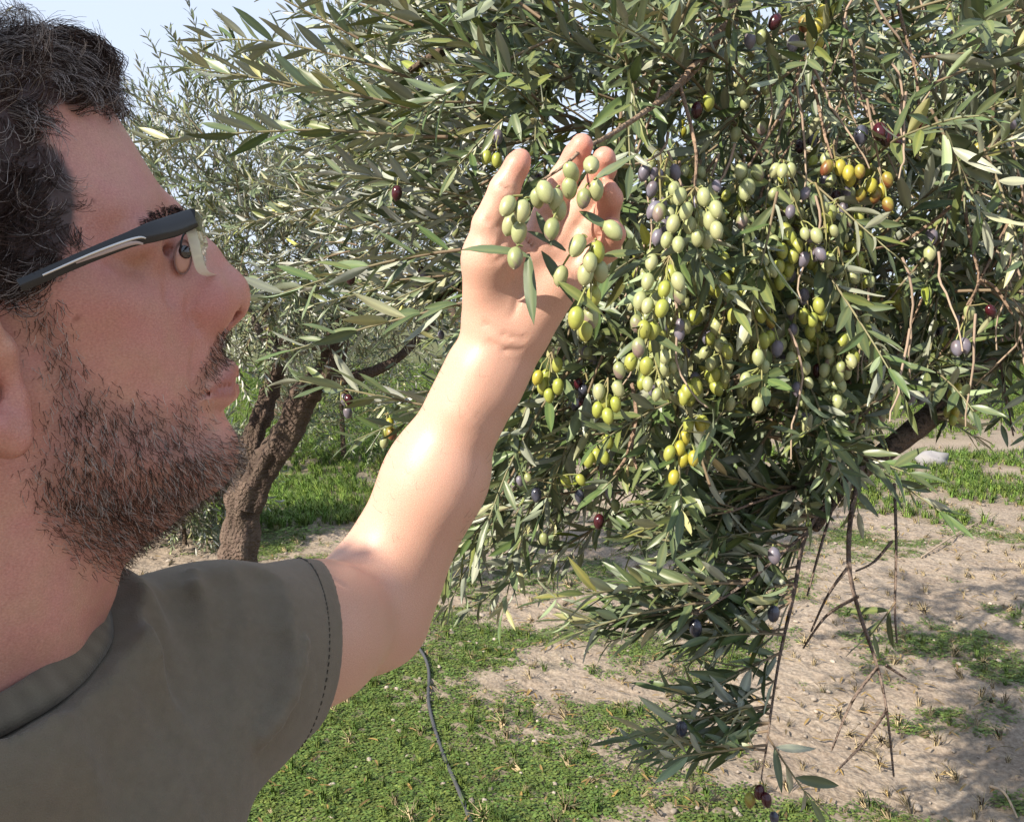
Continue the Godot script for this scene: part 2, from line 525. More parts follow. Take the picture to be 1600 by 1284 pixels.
func right_arm_bones() -> void:
	bones.clear(); cuts.clear()
	bones.push_back(Bone.new(sh_r, el_r, .056, .043, .03))
	bones.push_back(Bone.new(el_r, el_r.lerp(wr_r, .4), .043, .042, .03))
	bones.push_back(Bone.new(el_r.lerp(wr_r, .4), wr_r, .042, .027, .03))
	var dn := (wr_r - el_r).normalized()
	var fw := tor.x
	var sd := dn.cross(fw).normalized()
	var pl := wr_r + dn * .085
	for k in 4:
		var m := pl + fw * (.033 - .021 * k)
		bones.push_back(Bone.new(wr_r + fw * (.012 - .008 * k), m, .017, .0115, .012))
		var l: float = [.072, .080, .074, .058][k]
		finger([m, m + dn * l * .5 - sd * .006, m + dn * l * .8 - sd * .018, m + dn * l - sd * .032], [.0105, .0095, .0085, .0075], .004)
	finger([wr_r + fw * .012 + dn * .02, wr_r + fw * .046 + dn * .055 - sd * .01, wr_r + fw * .055 + dn * .09 - sd * .02, wr_r + fw * .052 + dn * .115 - sd * .026], [.016, .0135, .011, .0085], .010)

func ray_hit(px: float, py: float, d0: float, d1: float) -> Vector3:
	cull(A(px, py, (d0 + d1) * .5), 10.0)
	var d := d0
	for k in 90:
		var f := field(A(px, py, d))
		if f < 0.0004: break
		d += f * 0.8
		if d > d1: break
	return A(px, py, minf(d, d1))

func shirt_bones() -> void:
	bones.clear(); cuts.clear()
	var t := tor
	var up := Vector3.UP
	# chest and belly, wider than deep
	var c := neck0 - t.x * .01
	bones.push_back(Bone.new(c - up * .135 + t.z * .085, c - up * .140 - t.z * .035, .084, .080, .06))
	bones.push_back(Bone.new(c - up * .25 + t.z * .075 + t.x * .02, c - up * .25 - t.z * .030 + t.x * .02, .108, .090, .06))
	bones.push_back(Bone.new(c - up * .42 + t.z * .06 + t.x * .015, c - up * .42 - t.z * .02 + t.x * .015, .115, .115, .08))
	bones.push_back(Bone.new(c - up * .58 + t.z * .06 + t.x * .01, c - up * .58 - t.z * .03 + t.x * .01, .118, .118, .08))
	# shoulders
	bones.push_back(Bone.new(c - up * .085 - t.z * .035 + t.x * .025, sh_l - up * .025 + t.x * .004, .054, .044, .06))
	bones.push_back(Bone.new(c - up * .075 + t.z * .03 + t.x * .02, sh_r - up * .02 + t.x * .01, .054, .05, .06))
	bones.push_back(Bone.new(c - up * .044 - t.x * .02 - t.z * .03, sh_l, .040, .050, .04))
	bones.push_back(Bone.new(c - up * .050 - t.x * .02 + t.z * .02, sh_r + up * .004, .036, .058, .04))
	# sleeves
	bones.push_back(Bone.new(sh_l, hem_l, .051, .054, .03))
	bones.push_back(Bone.new(sh_l - up * .02 - t.x * .01, hem_l - up * .008, .046, .047, .03))
	bones.push_back(Bone.new(sh_r, hem_r, .068, .070, .035))
	for k in 24:
		var an := TAU * k / 24.0
		var bn := TAU * (k + 1) / 24.0
		bones.push_back(Bone.new(collar_at(an, .006, -.024), collar_at(bn, .006, -.024), .0095, .0095, .04))
	# folds that run from the collar to the armpit: lie on the cloth
	var folds := [[[214, 890], [262, 930], [312, 1000], [348, 1090], [366, 1180]], [[168, 935], [218, 985], [268, 1070], [312, 1150], [340, 1235]], [[135, 978], [186, 1030], [242, 1112], [292, 1200], [320, 1290]], [[122, 1020], [168, 1070], [216, 1160], [250, 1290]], [[122, 1058], [156, 1105], [192, 1190], [215, 1290]], [[332, 908], [342, 960], [338, 1000], [338, 1080]], [[388, 905], [392, 1000], [372, 1110]], [[432, 905], [446, 1000], [430, 1070]], [[300, 893], [318, 960], [334, 1050], [356, 1150]], [[476, 1005], [446, 1085], [405, 1150]]]
	var ridges := []
	for f in folds:
		var line := []
		for p in f:
			line.push_back(ray_hit(p[0], p[1], .12, .80))
		ridges.push_back(smooth_path(line, 2))
	var troughs := []
	for pair in [[0, 1], [1, 2], [2, 3], [3, 4], [0, 8], [5, 6], [6, 7]]:
		var qa: PackedVector3Array = ridges[pair[0]]; var qb: PackedVector3Array = ridges[pair[1]]
		var row := []
		for k in 7:
			var f := k / 6.0
			var m: Vector3 = qa[int(f * (qa.size() - 1))].lerp(qb[int(f * (qb.size() - 1))], .5)
			cull(m, .03)
			var g := Vector3(field(m + Vector3(.003, 0, 0)) - field(m - Vector3(.003, 0, 0)), field(m + Vector3(0, .003, 0)) - field(m - Vector3(0, .003, 0)), field(m + Vector3(0, 0, .003)) - field(m - Vector3(0, 0, .003))).normalized()
			row.push_back(m - g * field(m) + g * (.0140 - .0065 * sin(PI * f)))
		troughs.push_back(row)
	for row in troughs:
		for k in 6:
			if row[k].distance_to(row[k + 1]) < .08: cuts.push_back(Bone.new(row[k], row[k + 1], .0150, .0150, .008))
	for q in ridges:
		for k in q.size() - 1:
			var f0: float = sin(PI * (k + .6) / (q.size() + .2))
			if q[k].distance_to(q[k + 1]) < 0.12:
				bones.push_back(Bone.new(q[k], q[k + 1], .0012 + .0062 * f0, .0012 + .0062 * f0, .0045))
	# inside of the sleeves and of the collar
	var ax := (hem_l - sh_l).normalized()
	cuts.push_back(Bone.new(A(420, 1012, .575), A(600, 962, .77), .0475, .056, .003))
	cuts.push_back(Bone.new(hem_at + hem_n * .400, hem_at + hem_n * .402, .40, .40, .003))
	var ar := (hem_r - sh_r).normalized()
	cuts.push_back(Bone.new(hem_r - ar * .01, hem_r + ar * .12, .056, .066, .003))
	cuts.push_back(Bone.new(hem_r + ar * .066, hem_r + ar * .25, .068, .12, .003))
	for k in 24:
		cuts.push_back(Bone.new(collar_at(TAU * k / 24.0, .011, .0125), collar_at(TAU * (k + 1) / 24.0, .011, .0125), .0235, .0235, .004))
	cuts.push_back(Bone.new(neck0 - up * .046 - t.x * .012 + t.z * .004, neck0 + up * .25, .050, .090, .004))

var hem_at: Vector3; var hem_n: Vector3
var hem_l: Vector3; var hem_r: Vector3

func cloth_at(w: Vector3) -> Color:
	var m := wob.get_noise_3dv(w * 90.0) * .5 + wob.get_noise_3dv(w * 700.0) * .5
	return Color(.168, .143, .105) * (1.0 + m * .16)

func make_person() -> void:
	var foot := Vector3(neck0.x, 0, neck0.z)
	var man := thing("person", "bearded man in black half-rimmed glasses and olive T-shirt, reaching up to the olives", "person", foot)
	var shift := Transform3D(Basis(), -foot)
	var skin_bump := noise_tex(512, .05, 3, 5)
	var skin := bumpy(vmat(.46, .5), skin_bump, 30.0, .013)
	skin.albedo_texture = noise_tex(512, .06, 4, 15, ramp2(Color(.80, .73, .71), Color(1, 1, 1)))
	skin.subsurf_scatter_enabled = true
	skin.subsurf_scatter_strength = .10
	# ---- skin
	var mb := MB.new()
	head_grids()
	head_bones()
	use_head = true
	nets(mb, Vector3(-.215, -.225, -.108), Vector3(.075, .145, .108), .0023, hd)
	use_head = false
	var head_count := mb.v.size()
	left_arm_bones()
	var lo := Vector3.ONE * 9; var hi := -lo
	for b in bones:
		for p: Vector3 in [b.a, b.a + b.ba]:
			lo = lo.min(p - Vector3.ONE * (b.rad * 0 + maxf(b.r, b.r + b.dr) + .01)); hi = hi.max(p + Vector3.ONE * (maxf(b.r, b.r + b.dr) + .01))
	nets(mb, lo, hi, .0024, Transform3D())
	right_arm_bones()
	lo = Vector3.ONE * 9; hi = -lo
	for b in bones:
		for p: Vector3 in [b.a, b.a + b.ba]:
			lo = lo.min(p - Vector3.ONE * .07); hi = hi.max(p + Vector3.ONE * .07)
	nets(mb, lo, hi, .0045, Transform3D())
	mb.smooth_normals()
	for k in mb.v.size(): mb.c[k] = skin_at(mb.v[k], k < head_count)
	put(man, "body", mb.commit(skin), shift)
	# ---- shirt
	var sb := MB.new()
	shirt_bones()
	lo = Vector3.ONE * 9; hi = -lo
	for b in bones:
		for p: Vector3 in [b.a, b.a + b.ba]:
			lo = lo.min(p - Vector3.ONE * .12); hi = hi.max(p + Vector3.ONE * .12)
	var mid_y := neck0.y - .24
	nets(sb, Vector3(lo.x, mid_y, lo.z), hi, .0027, Transform3D())
	nets(sb, Vector3(lo.x, neck0.y - .66, lo.z), Vector3(hi.x, mid_y - .0, hi.z), .0075, Transform3D())
	sb.smooth_normals()
	for k in sb.v.size(): sb.c[k] = cloth_at(sb.v[k])
	var cloth := bumpy(vmat(.9, .2), noise_tex(512, .12, 3, 8), 16.0, .03)
	cloth.albedo_texture = noise_tex(512, .25, 3, 16, ramp2(Color(.80, .80, .80), Color(1, 1, 1)))
	cloth.rim_enabled = true
	cloth.rim = .25
	put(man, "t_shirt", sb.commit(cloth), shift)
	collar(man, cloth, shift)
	sleeve_hem(man, cloth, shift)
	trousers(man, shift)
	glasses(man, shift)
	eyes(man, shift)
	hair(man, mb, head_count, shift)

func collar_at(an: float, wide: float, up: float) -> Vector3:
	return neck0 + tor.x * (cos(an) * (.0560 + wide) - .012) + tor.z * (sin(an) * (.0580 + wide) + .004) + Vector3.UP * (-.011 - .014 * cos(an) + .012 * absf(sin(an)) + up)

func collar(man: Node3D, m: Material, shift: Transform3D) -> void:
	var mb := MB.new()
	var n := 96
	for k in n + 1:
		var an := TAU * k / n
		var fw := cos(an)
		var out := tor.x * (fw * .0560 - .012) + tor.z * (sin(an) * .0580 + .004)
		var p := neck0 + out + Vector3.UP * (-.011 - .014 * fw + .012 * absf(sin(an)))
		var o := (out.normalized() + Vector3.UP * .45).normalized()
		var dn := (out.normalized() * .75 - Vector3.UP * .8).normalized()
		var rib := .0004 * sin(an * 300.0)
		var prof := [[-.001, .0005], [.0, .0028], [.004, .0036], [.010, .0038], [.0160, .0030], [.0168, -.006], [.008, -.003], [-.0005, -.002]]
		for q in prof:
			var v: Vector3 = p + dn * q[0] + o * (q[1] + rib)
			mb.vert(v, Vector3.ZERO, cloth_at(v) * (1.05 if k % 2 == 0 else .88))
	for k in n:
		for q in 8:
			var a := k * 8 + q; var b := k * 8 + (q + 1) % 8
			mb.tri(a, a + 8, b); mb.tri(b, a + 8, b + 8)
	mb.smooth_normals()
	put(man, "collar", mb.commit(m), shift)

func sleeve_hem(man: Node3D, m: Material, shift: Transform3D) -> void:
	# the turned-up edge and its row of stitches
	shirt_bones()
	var ax := hem_n
	var e1 := ax.cross(Vector3.UP).normalized()
	var e2 := e1.cross(ax).normalized()
	cull(hem_l, 1.0)
	var mb := MB.new()
	for k in 120:
		var an := TAU * k / 120.0
		var dr := e1 * cos(an) + e2 * sin(an)
		var o := A(452, 1005, .60)
		o -= ax * ((o - hem_at).dot(ax) + .013)
		var d := .15
		while d > .02 and field(o + dr * d) > 0.0002: d -= .0008
		var p := o + dr * (d + .0004)
		var tg := dr.cross(ax)
		mb.tube(PackedVector3Array([p - tg * .0012, p + tg * .0012]), .0005, .0005, 4, Color(.09, .076, .056), Color(.09, .076, .056), true)
	put(man, "stitching", mb.commit(m), shift)

func trousers(man: Node3D, shift: Transform3D) -> void:
	bones.clear(); cuts.clear()
	var c := Vector3(neck0.x, 0, neck0.z) - tor.x * .01
	var up := Vector3.UP
	var top := neck0.y - .60
	for s in [1, -1]:
		var hip: Vector3 = c + up * (top - .05) + tor.z * .085 * s
		var knee: Vector3 = c + up * .48 + tor.z * .10 * s + tor.x * .02
		var ank: Vector3 = c + up * .09 + tor.z * .11 * s
		bones.push_back(Bone.new(hip, knee, .105, .072, .04))
		bones.push_back(Bone.new(knee, ank, .072, .058, .03))
	bones.push_back(Bone.new(c + up * top + tor.z * .07, c + up * top - tor.z * .07, .112, .112, .04))
	var mb := MB.new()
	nets(mb, c + Vector3(-.3, .02, -.3), c + Vector3(.3, top + .13, .3), .014, Transform3D())
	mb.smooth_normals()
	for k in mb.v.size(): mb.c[k] = Color(.055, .06, .075)
	put(man, "trousers", mb.commit(vmat(.9, .2)), shift)
	for s in [1, -1]:
		bones.clear()
		var f: Vector3 = c + tor.z * .11 * s + up * .05
		bones.push_back(Bone.new(f - tor.x * .05, f + tor.x * .12, .045, .040, .03, up, 1.15))
		bones.push_back(Bone.new(f + up * .06 - tor.x * .02, f, .05, .045, .03))
		var sb := MB.new()
		nets(sb, f + Vector3(-.25, -.06, -.25), f + Vector3(.25, .14, .25), .010, Transform3D())
		sb.smooth_normals()
		for k in sb.v.size(): sb.c[k] = Color(.05, .04, .03)
		put(man, "shoe", sb.commit(vmat(.7)), shift)

func strip(mb: MB, line: PackedVector3Array, outw: Vector3, wide: Array, thick: float, col: Color) -> void:
	# a bar of rectangular section with softened edges along a line; outw points away from the head
	var first := mb.v.size()
	var m := line.size()
	for k in m:
		var t := (line[mini(k + 1, m - 1)] - line[maxi(k - 1, 0)]).normalized()
		var o := (outw - t * outw.dot(t)).normalized()
		var u := t.cross(o).normalized()
		var f := float(k) / (m - 1) * (wide.size() - 1)
		var w: float = lerpf(wide[int(f)], wide[mini(int(f) + 1, wide.size() - 1)], f - int(f)) * .5
		var h := thick * .5
		for q in [[-1, -.6], [-.88, -1], [.88, -1], [1, -.6], [1, .6], [.88, 1], [-.88, 1], [-1, .6]]:
			mb.vert(line[k] + u * w * q[0] + o * h * q[1], (u * q[0] * .6 + o * q[1]).normalized(), col)
	for k in m - 1:
		for q in 8:
			var a := first + k * 8 + q; var b := first + k * 8 + (q + 1) % 8
			mb.tri(a, b, a + 8); mb.tri(b, b + 8, a + 8)
	for e in [0, m - 1]:
		var a0: int = first + e * 8
		for q in 6: mb.tri(a0, a0 + q + 1, a0 + q + 2)

func glasses(man: Node3D, shift: Transform3D) -> void:
	var g := thing("eyeglasses", "half-rimmed glasses with wide black temples and rimless lower lenses on the man's face", "glasses", hd * lc(300, 380))
	var sh := Transform3D(Basis(), -(hd * lc(300, 380)))
	var black := mat(Color(.010, .010, .011), .22, .5)
	var metal := mat(Color(.55, .53, .5), .22, .5)
	metal.metallic = .9
	var clear := mat(Color(.86, .90, .80), .12, .5)
	var lens_m := StandardMaterial3D.new()
	lens_m.albedo_color = Color(.93, .96, .90, .06)
	lens_m.transparency = BaseMaterial3D.TRANSPARENCY_ALPHA
	lens_m.roughness = .05
	var edge_m := StandardMaterial3D.new()
	edge_m.albedo_color = Color(.86, .87, .78, .5)
	edge_m.transparency = BaseMaterial3D.TRANSPARENCY_ALPHA
	edge_m.roughness = .3
	for s in [1, -1]:
		var f := Vector3(1, 1, s)
		var side := (hd.basis * Vector3(.12, 0, s)).normalized()
		var path := []
		for p in [[30, 446, .0825], [80, 425, .0815], [140, 399, .0800], [200, 375, .0775], [236, 363, .0735], [270, 353, .066], [300, 341, .058]]:
			path.push_back(hd * (lc(p[0], p[1], p[2]) * f))
		var line := smooth_path(path, 5)
		var mb := MB.new()
		strip(mb, line, side, [.0046, .0048, .0052, .0058, .0078, .0086, .0078], .0026, Color.WHITE)
		var tmp := put(g, "temple", mb.commit(black), sh)
		# silver slit inlaid in the side of the temple
		mb = MB.new()
		var inlay := []
		for p in [[66, 430, .0832], [140, 397.5, .0818], [190, 378.5, .0800], [216, 371, .0782], [226, 372, .0768]]:
			inlay.push_back(hd * (lc(p[0], p[1], p[2]) * f))
		strip(mb, smooth_path(inlay, 4), side, [.0007, .0009, .0010, .0009, .0005], .0012, Color.WHITE)
		put(tmp, "inlay", mb.commit(metal))
		tmp.get_child(0).position = Vector3.ZERO
		mb = MB.new()
		inlay = []
		for p in [[118, 411, .0815], [160, 395, .0808], [205, 380, .0793], [222, 381, .0778]]:
			inlay.push_back(hd * (lc(p[0], p[1], p[2]) * f))
		strip(mb, smooth_path(inlay, 4), side, [.0005, .0014, .0015, .0008], .0012, Color.WHITE)
		put(tmp, "inlay", mb.commit(mat(Color(.36, .27, .23), .3)))
	# brow bar with the lenses under it, seen almost edge on
	var fwd := Vector3(1, .06, 0)
	for s in [1, -1]:
		var f := Vector3(1, 1, s)
		var bar := []
		for p in [[300, 341, .058], [308, 348, .045], [312, 352, .026], [311, 352, .009]]:
			bar.push_back(hd * (lc(p[0], p[1], p[2]) * f))
		var mb := MB.new()
		strip(mb, smooth_path(bar, 5), hd.basis * fwd, [.0080, .0075, .0060, .0046], .0024, Color.WHITE)
		put(g, "brow_bar", mb.commit(black), sh)
		# lens: a curved sheet with a thick edge
		mb = MB.new()
		var em := MB.new()
		var nn := 28
		var rows := 6
		var c0 := lc(322, 386, .031)
		c0.z *= s
		var dn := (lc(324, 424, .031) - lc(306, 350, .031)).normalized()
		var acr := Vector3(-.16, 0, s).normalized()
		var nrm := acr.cross(dn).normalized()
		if nrm.x < 0: nrm = -nrm
		for side in [1, -1]:
			var base := mb.v.size()
			for r in rows + 1:
				for k in nn:
					var an := TAU * k / nn
					var rr := float(r) / rows
					var ex := signf(cos(an)) * pow(absf(cos(an)), .4) * .0255 * rr
					var ey := signf(sin(an)) * pow(absf(sin(an)), .4) * .0125 * rr
					var p: Vector3 = c0 + acr * ex + dn * ey + nrm * (-(ex * ex + ey * ey) * 4.0 + side * .0007 * (1.0 + rr * rr))
					mb.vert(hd * p, hd.basis * (nrm * side), Color.WHITE)
			for r in rows:
				for k in nn:
					var a := base + r * nn + k; var b := base + r * nn + (k + 1) % nn
					mb.tri(a, b, a + nn); mb.tri(b, b + nn, a + nn)
		for k in nn + 1:
			var an := TAU * k / nn
			var ex := signf(cos(an)) * pow(absf(cos(an)), .4) * .0255
			var ey := signf(sin(an)) * pow(absf(sin(an)), .4) * .0125
			for side in [1, -1]:
				var p: Vector3 = c0 + acr * ex + dn * ey + nrm * (-(ex * ex + ey * ey) * 4.0 + side * .0021)
				em.vert(hd * p, hd.basis * (acr * ex + dn * ey).normalized(), Color.WHITE)
		for k in nn:
			em.tri(k * 2, k * 2 + 1, k * 2 + 2); em.tri(k * 2 + 1, k * 2 + 3, k * 2 + 2)
		var ln := put(g, "lens", mb.commit(lens_m), sh)
		put(ln, "lens_edge", em.commit(edge_m))
		# nose pad on its wire
		mb = MB.new()
		var wire := []
		for p in [[303, 362, .012], [289, 364, pad_at.z], [283, 376, pad_at.z + .0035], [282, 392, pad_at.z + .0035]]: wire.push_back(hd * (lc(p[0], p[1], p[2]) * f))
		mb.tube(smooth_path(wire, 4), .0005, .0005, 6, Color.WHITE, Color.WHITE)
		var w := put(g, "pad_arm", mb.commit(black), sh)
		var pad := MB.new()
		var pc := lc(279, 402, pad_at.z) * f + Vector3(.5, .05, .86 * s) * .0026
		var pu := (lc(276, 422, .0255) * f - lc(282, 382, .021) * f).normalized()
		var pn := Vector3(.5, .05, s * .86).normalized()
		var pv := pn.cross(pu).normalized()
		ring_disc(pad, hd * pc, hd.basis * pu * .0078, hd.basis * pv * .0040, hd.basis * pn * .0012)
		var pad_m := StandardMaterial3D.new()
		pad_m.albedo_color = Color(.80, .62, .56, .8)
		pad_m.transparency = BaseMaterial3D.TRANSPARENCY_ALPHA
		pad_m.roughness = .2
		var pad_o := put(g, "nose_pad", pad.commit(pad_m), sh)
		pad = MB.new()
		var loop := PackedVector3Array()
		for k in 25: loop.push_back(hd * (pc + pn * .0006) + hd.basis * (pu * .0082 * cos(TAU * k / 24.0) + pv * .0044 * sin(TAU * k / 24.0)))
		pad.tube(loop, .00035, .00035, 5, Color.WHITE, Color.WHITE)
		put(pad_o, "pad_rim", pad.commit(mat(Color(.20, .10, .075), .3)))
		pad = MB.new()
		ring_disc(pad, hd * (pc + (pu if pu.y > 0.0 else -pu) * .0024 + pn * .0016), hd.basis * pu * .0031, hd.basis * pv * .0030, hd.basis * pn * .0018)
		put(w, "pad_screw", pad.commit(mat(Color(.012, .012, .012), .06, .8)))
	var mb := MB.new()
	var br := []
	for p in [.010, .0, -.010]: br.push_back(hd * (lc(306, 350, p) + Vector3(.0015, 0, 0) * (1.0 - absf(p) / .01)))
	strip(mb, smooth_path(br, 5), hd.basis * fwd, [.0045, .004, .0045], .0024, Color.WHITE)
	put(g, "bridge", mb.commit(black), sh)

func ring_disc(mb: MB, c: Vector3, u: Vector3, v: Vector3, n: Vector3) -> void:
	var first := mb.v.size()
	var seg := 20
	var nn := n.normalized()
	for q in [[0.0, 1.0], [.75, .9], [1.0, .35], [1.0, -.35], [.75, -.9], [0.0, -1.0]]:
		for k in seg:
			var d := u * cos(TAU * k / seg) + v * sin(TAU * k / seg)
			mb.vert(c + d * q[0] + n * q[1], (d.normalized() * q[0] + nn * q[1]).normalized(), Color.WHITE)
	for r in 5:
		for k in seg:
			var a := first + r * seg + k; var b := first + r * seg + (k + 1) % seg
			mb.tri(a, b, a + seg); mb.tri(b, b + seg, a + seg)

func eyes(man: Node3D, shift: Transform3D) -> void:
	for s in [1, -1]:
		var c := lc(204, 388, .033) * Vector3(1, 1, s) + Vector3(.0012, -.0004, 0)
		var mb := MB.new()
		var gaze := Vector3(1, .05, -.1).normalized()
		var rows := 20
		for r in rows + 1:
			for k in 24:
				var th := PI * r / rows
				var u := gaze.cross(Vector3.UP).normalized(); var w := u.cross(gaze)
				var d := gaze * cos(th) + (u * cos(TAU * k / 24.0) + w * sin(TAU * k / 24.0)) * sin(th)
				var col := Color(.62, .58, .54)
				if th < .17: col = Color(.01, .01, .01)
				elif th < .5: col = Color(.09, .05, .025)
				mb.vert(hd * (c + d * .0113 * (1.04 if th < .45 else 1.0)), hd.basis * d, col)
		for r in rows:
			for k in 24:
				var a := r * 24 + k; var b := r * 24 + (k + 1) % 24
				mb.tri(a, b, a + 24); mb.tri(b, b + 24, a + 24)
		put(man, "eye", mb.commit(vmat(.1)), shift)

func lock(mb: MB, guide: PackedVector3Array, count: int, spread: float, thick: float, grey: float, nrm: Vector3, tight := 0.45) -> void:
	var e1 := nrm.cross(Vector3(.3, .9, .2)).normalized()
	var e2 := nrm.cross(e1)
	for s in count:
		var an := rng.randf() * TAU
		var rr := sqrt(rng.randf()) * spread
		var off := e1 * cos(an) * rr + e2 * sin(an) * rr
		var pts := PackedVector3Array()
		var jig := rv() * .0011
		var ph := rng.randf() * TAU
		var m := guide.size()
		var stop := rng.randi_range(int(m * .6), m)
		for k in stop:
			var f := float(k) / (m - 1)
			pts.push_back(guide[k] + off * (1.0 - tight * f) + jig * f * 2.0 + Vector3(sin(ph + f * 9.0), cos(ph * 1.7 + f * 8.0), sin(ph * 2.3 + f * 7.0)) * .0007 * f)
		var col := Color(.040, .025, .020) * rng.randf_range(.5, 1.9)
		if rng.randf() < grey: col = Color(.33, .29, .27) * rng.randf_range(.5, 1.2)
		var r := thick * rng.randf_range(.75, 1.25)
		mb.tube(pts, r, r * .55, 3, col, col)

func hair(man: Node3D, body: MB, count: int, shift: Transform3D) -> void:
	rng.seed = 41
	# roots by area of the skin they grow from
	var scalp := PackedInt32Array(); var beard := PackedInt32Array(); var bd := PackedFloat32Array(); var brow := PackedInt32Array(); var fuzz := PackedInt32Array()
	var brow_poly := PackedVector2Array([Vector2(228, 356), Vector2(238, 338), Vector2(256, 322), Vector2(290, 326), Vector2(290, 352), Vector2(262, 352), Vector2(244, 352)])
	for k in count:
		var l := hd_inv * body.v[k]
		var p := side_px(l)
		if in_poly(p, hair_poly) and not (p.x < 40 and p.y > 500 and l.z > .078): scalp.push_back(k)
		if l.x > -.1:
			var e := maxf(edge_dist(p, beard_poly) / 75.0, edge_dist(p, tache_poly) / 5.0)
			if e > -.2 and l.z > -.09:
				beard.push_back(k); bd.push_back(clampf(.2 + e, 0.02, 1.0))
			if in_poly(p, brow_poly) and absf(l.z) > .004: brow.push_back(k)
	var hm := vmat(.5, .3)
	var mb := MB.new()
	# scalp: locks that follow a wavy guide
	var made := 0
	while made < 620 and scalp.size() > 0:
		var k := scalp[rng.randi() % scalp.size()]
		var w := body.v[k]; var n := body.n[k]
		var l := hd_inv * w
		var p := side_px(l)
		var seen := l.z > -.03 and p.x > -60
		if not seen and rng.randf() < .72: continue
		made += 1
		var top := clampf((260.0 - p.y) / 140.0, 0.0, 1.0)
		var front := clampf((p.x + 40.0) / 200.0, 0.0, 1.0)
		var dir: Vector3 = hd.basis * Vector3(lerpf(-.35, .70 - .35 * front, top), lerpf(-.75, .05, top), lerpf(.1, .0, top)) + n * lerpf(.55, .8, top) + rv() * .35
		var axis := (hd.basis * Vector3(rng.randf_range(-.3, .3), rng.randf_range(-.4, .4), -1.0 if rng.randf() < .8 else 1.0)).normalized()
		var curl := rng.randf_range(.14, .55)
		var g := PackedVector3Array()
		var q := w - n * .001
		dir = dir.normalized()
		var segs := 9
		var step := lerpf(.0028, .0027, top) * rng.randf_range(.8, 1.2) * (1.0 if p.x < 60 or top < .5 else .9)
		var edge := edge_dist(p, hair_poly)
		if edge < 12: step *= .6
		for s in segs:
			g.push_back(q)
			q += dir * step
			dir = dir.rotated(axis, curl * (.5 + s * .14)).normalized()
			dir = (dir + n * maxf(0.0, -dir.dot(n) - .15) * .7).normalized()
		var grey := clampf(.12 + .35 * top + .2 * wob.get_noise_3dv(w * 40.0), .04, .6)
		if p.y > 400: grey = .45
		lock(mb, g, 25 if seen else 9, .0054, .00014 if seen else .0003, grey, n)
	# the dark curl over the forehead
	for c in [[[88, 62], [122, 58], [152, 74], [172, 92], [174, 108], [158, 110], [148, 104]], [[104, 70], [138, 66], [166, 84], [182, 98], [176, 116], [160, 116]], [[70, 66], [112, 70], [142, 92], [156, 116], [160, 140]], [[40, 60], [90, 66], [130, 88], [148, 120], [152, 146]], [[120, 64], [150, 78], [168, 100], [172, 130], [168, 156]], [[20, 52], [70, 60], [110, 86], [124, 122], [120, 150]], [[90, 56], [130, 62], [158, 84], [160, 112], [148, 136]]]:
		for z in [.012, .026, .0, -.016]:
			var line := []
			for p in c: line.push_back(hd * lc(p[0] + rng.randf_range(-5, 5), p[1] + rng.randf_range(-4, 5), z + rng.randf_range(-.004, .004)))
			var g := smooth_path(line, 2)
			lock(mb, g, 34 if z > 0.02 else 22, .0048, .00017, .10, hd.basis.z, .3)
	put(man, "hair", mb.commit(hm), shift)
	# beard and moustache
	mb = MB.new()
	made = 0
	while made < 6800 and beard.size() > 0:
		var j := rng.randi() % beard.size()
		var k := beard[j]
		if rng.randf() > bd[j]: continue
		var w := body.v[k] + rv() * .0012; var n := body.n[k]
		var l := hd_inv * w
		if l.z < -.015 and rng.randf() < .6: continue
		made += 1
		var p := side_px(l)
		var fl := Vector3(.18, -1, .0)
		if p.x < 190: fl = Vector3(.12, -1, 0)
		if p.y > 790: fl = Vector3(.55, -.35, .1)
		if p.x > 300 and p.y < 620: fl = Vector3(.25, -1, .35)
		if p.x > 320 and p.y > 640: fl = Vector3(.7, -.75, 0)
		var dir := (hd.basis * fl + n * .5 + rv() * .45).normalized()
		var len := rng.randf_range(.004, .0085) * (.62 if p.x > 300 and p.y < 640 else 1.0) * (.7 + .3 * bd[j])
		var axis := rv().normalized()
		var q := w - n * .0006
		var pts := PackedVector3Array([q])
		for s in 4:
			q += dir * len * .25
			dir = (dir.rotated(axis, .28) + n * maxf(0.0, -dir.dot(n)) * .6).normalized()
			pts.push_back(q)
		var gr := .20
		if p.x < 120 and p.y < 640: gr = .42
		elif p.x > 318 and p.y > 640: gr = .45
		elif p.y > 640 or p.x < 150: gr = .27
		var col := Color(.052, .030, .021) * rng.randf_range(.5, 1.9)
		if rng.randf() < gr: col = Color(.44, .38, .33) * rng.randf_range(.5, 1.2)
		mb.tube(pts, .00014, .00007, 3, col, col)
	put(man, "beard", mb.commit(hm), shift)
	# eyebrows
	mb = MB.new()
	for s in 1700:
		if brow.is_empty(): break
		var k := brow[rng.randi() % brow.size()]
		var w := body.v[k] + rv() * .001; var n := body.n[k]
		var p := side_px(hd_inv * w)
		if p.y < 326 and rng.randf() < .4: continue
		var sg := signf((hd_inv * w).z)
		var dir := (hd.basis * Vector3(-.8, .1, .6 * sg) + n * .1 + rv() * .35).normalized()
		var pts := PackedVector3Array([w - n * .0005, w + dir * .0025 + n * .0006, w + dir * .0050 - hd.basis.y * .0006])
		mb.tube(pts,   .00014, .00008, 3, Color(.012, .008, .008), Color(.012, .008, .008))
	put(man, "eyebrows", mb.commit(hm), shift)
	# fine hair of the forearm
	mb = MB.new()
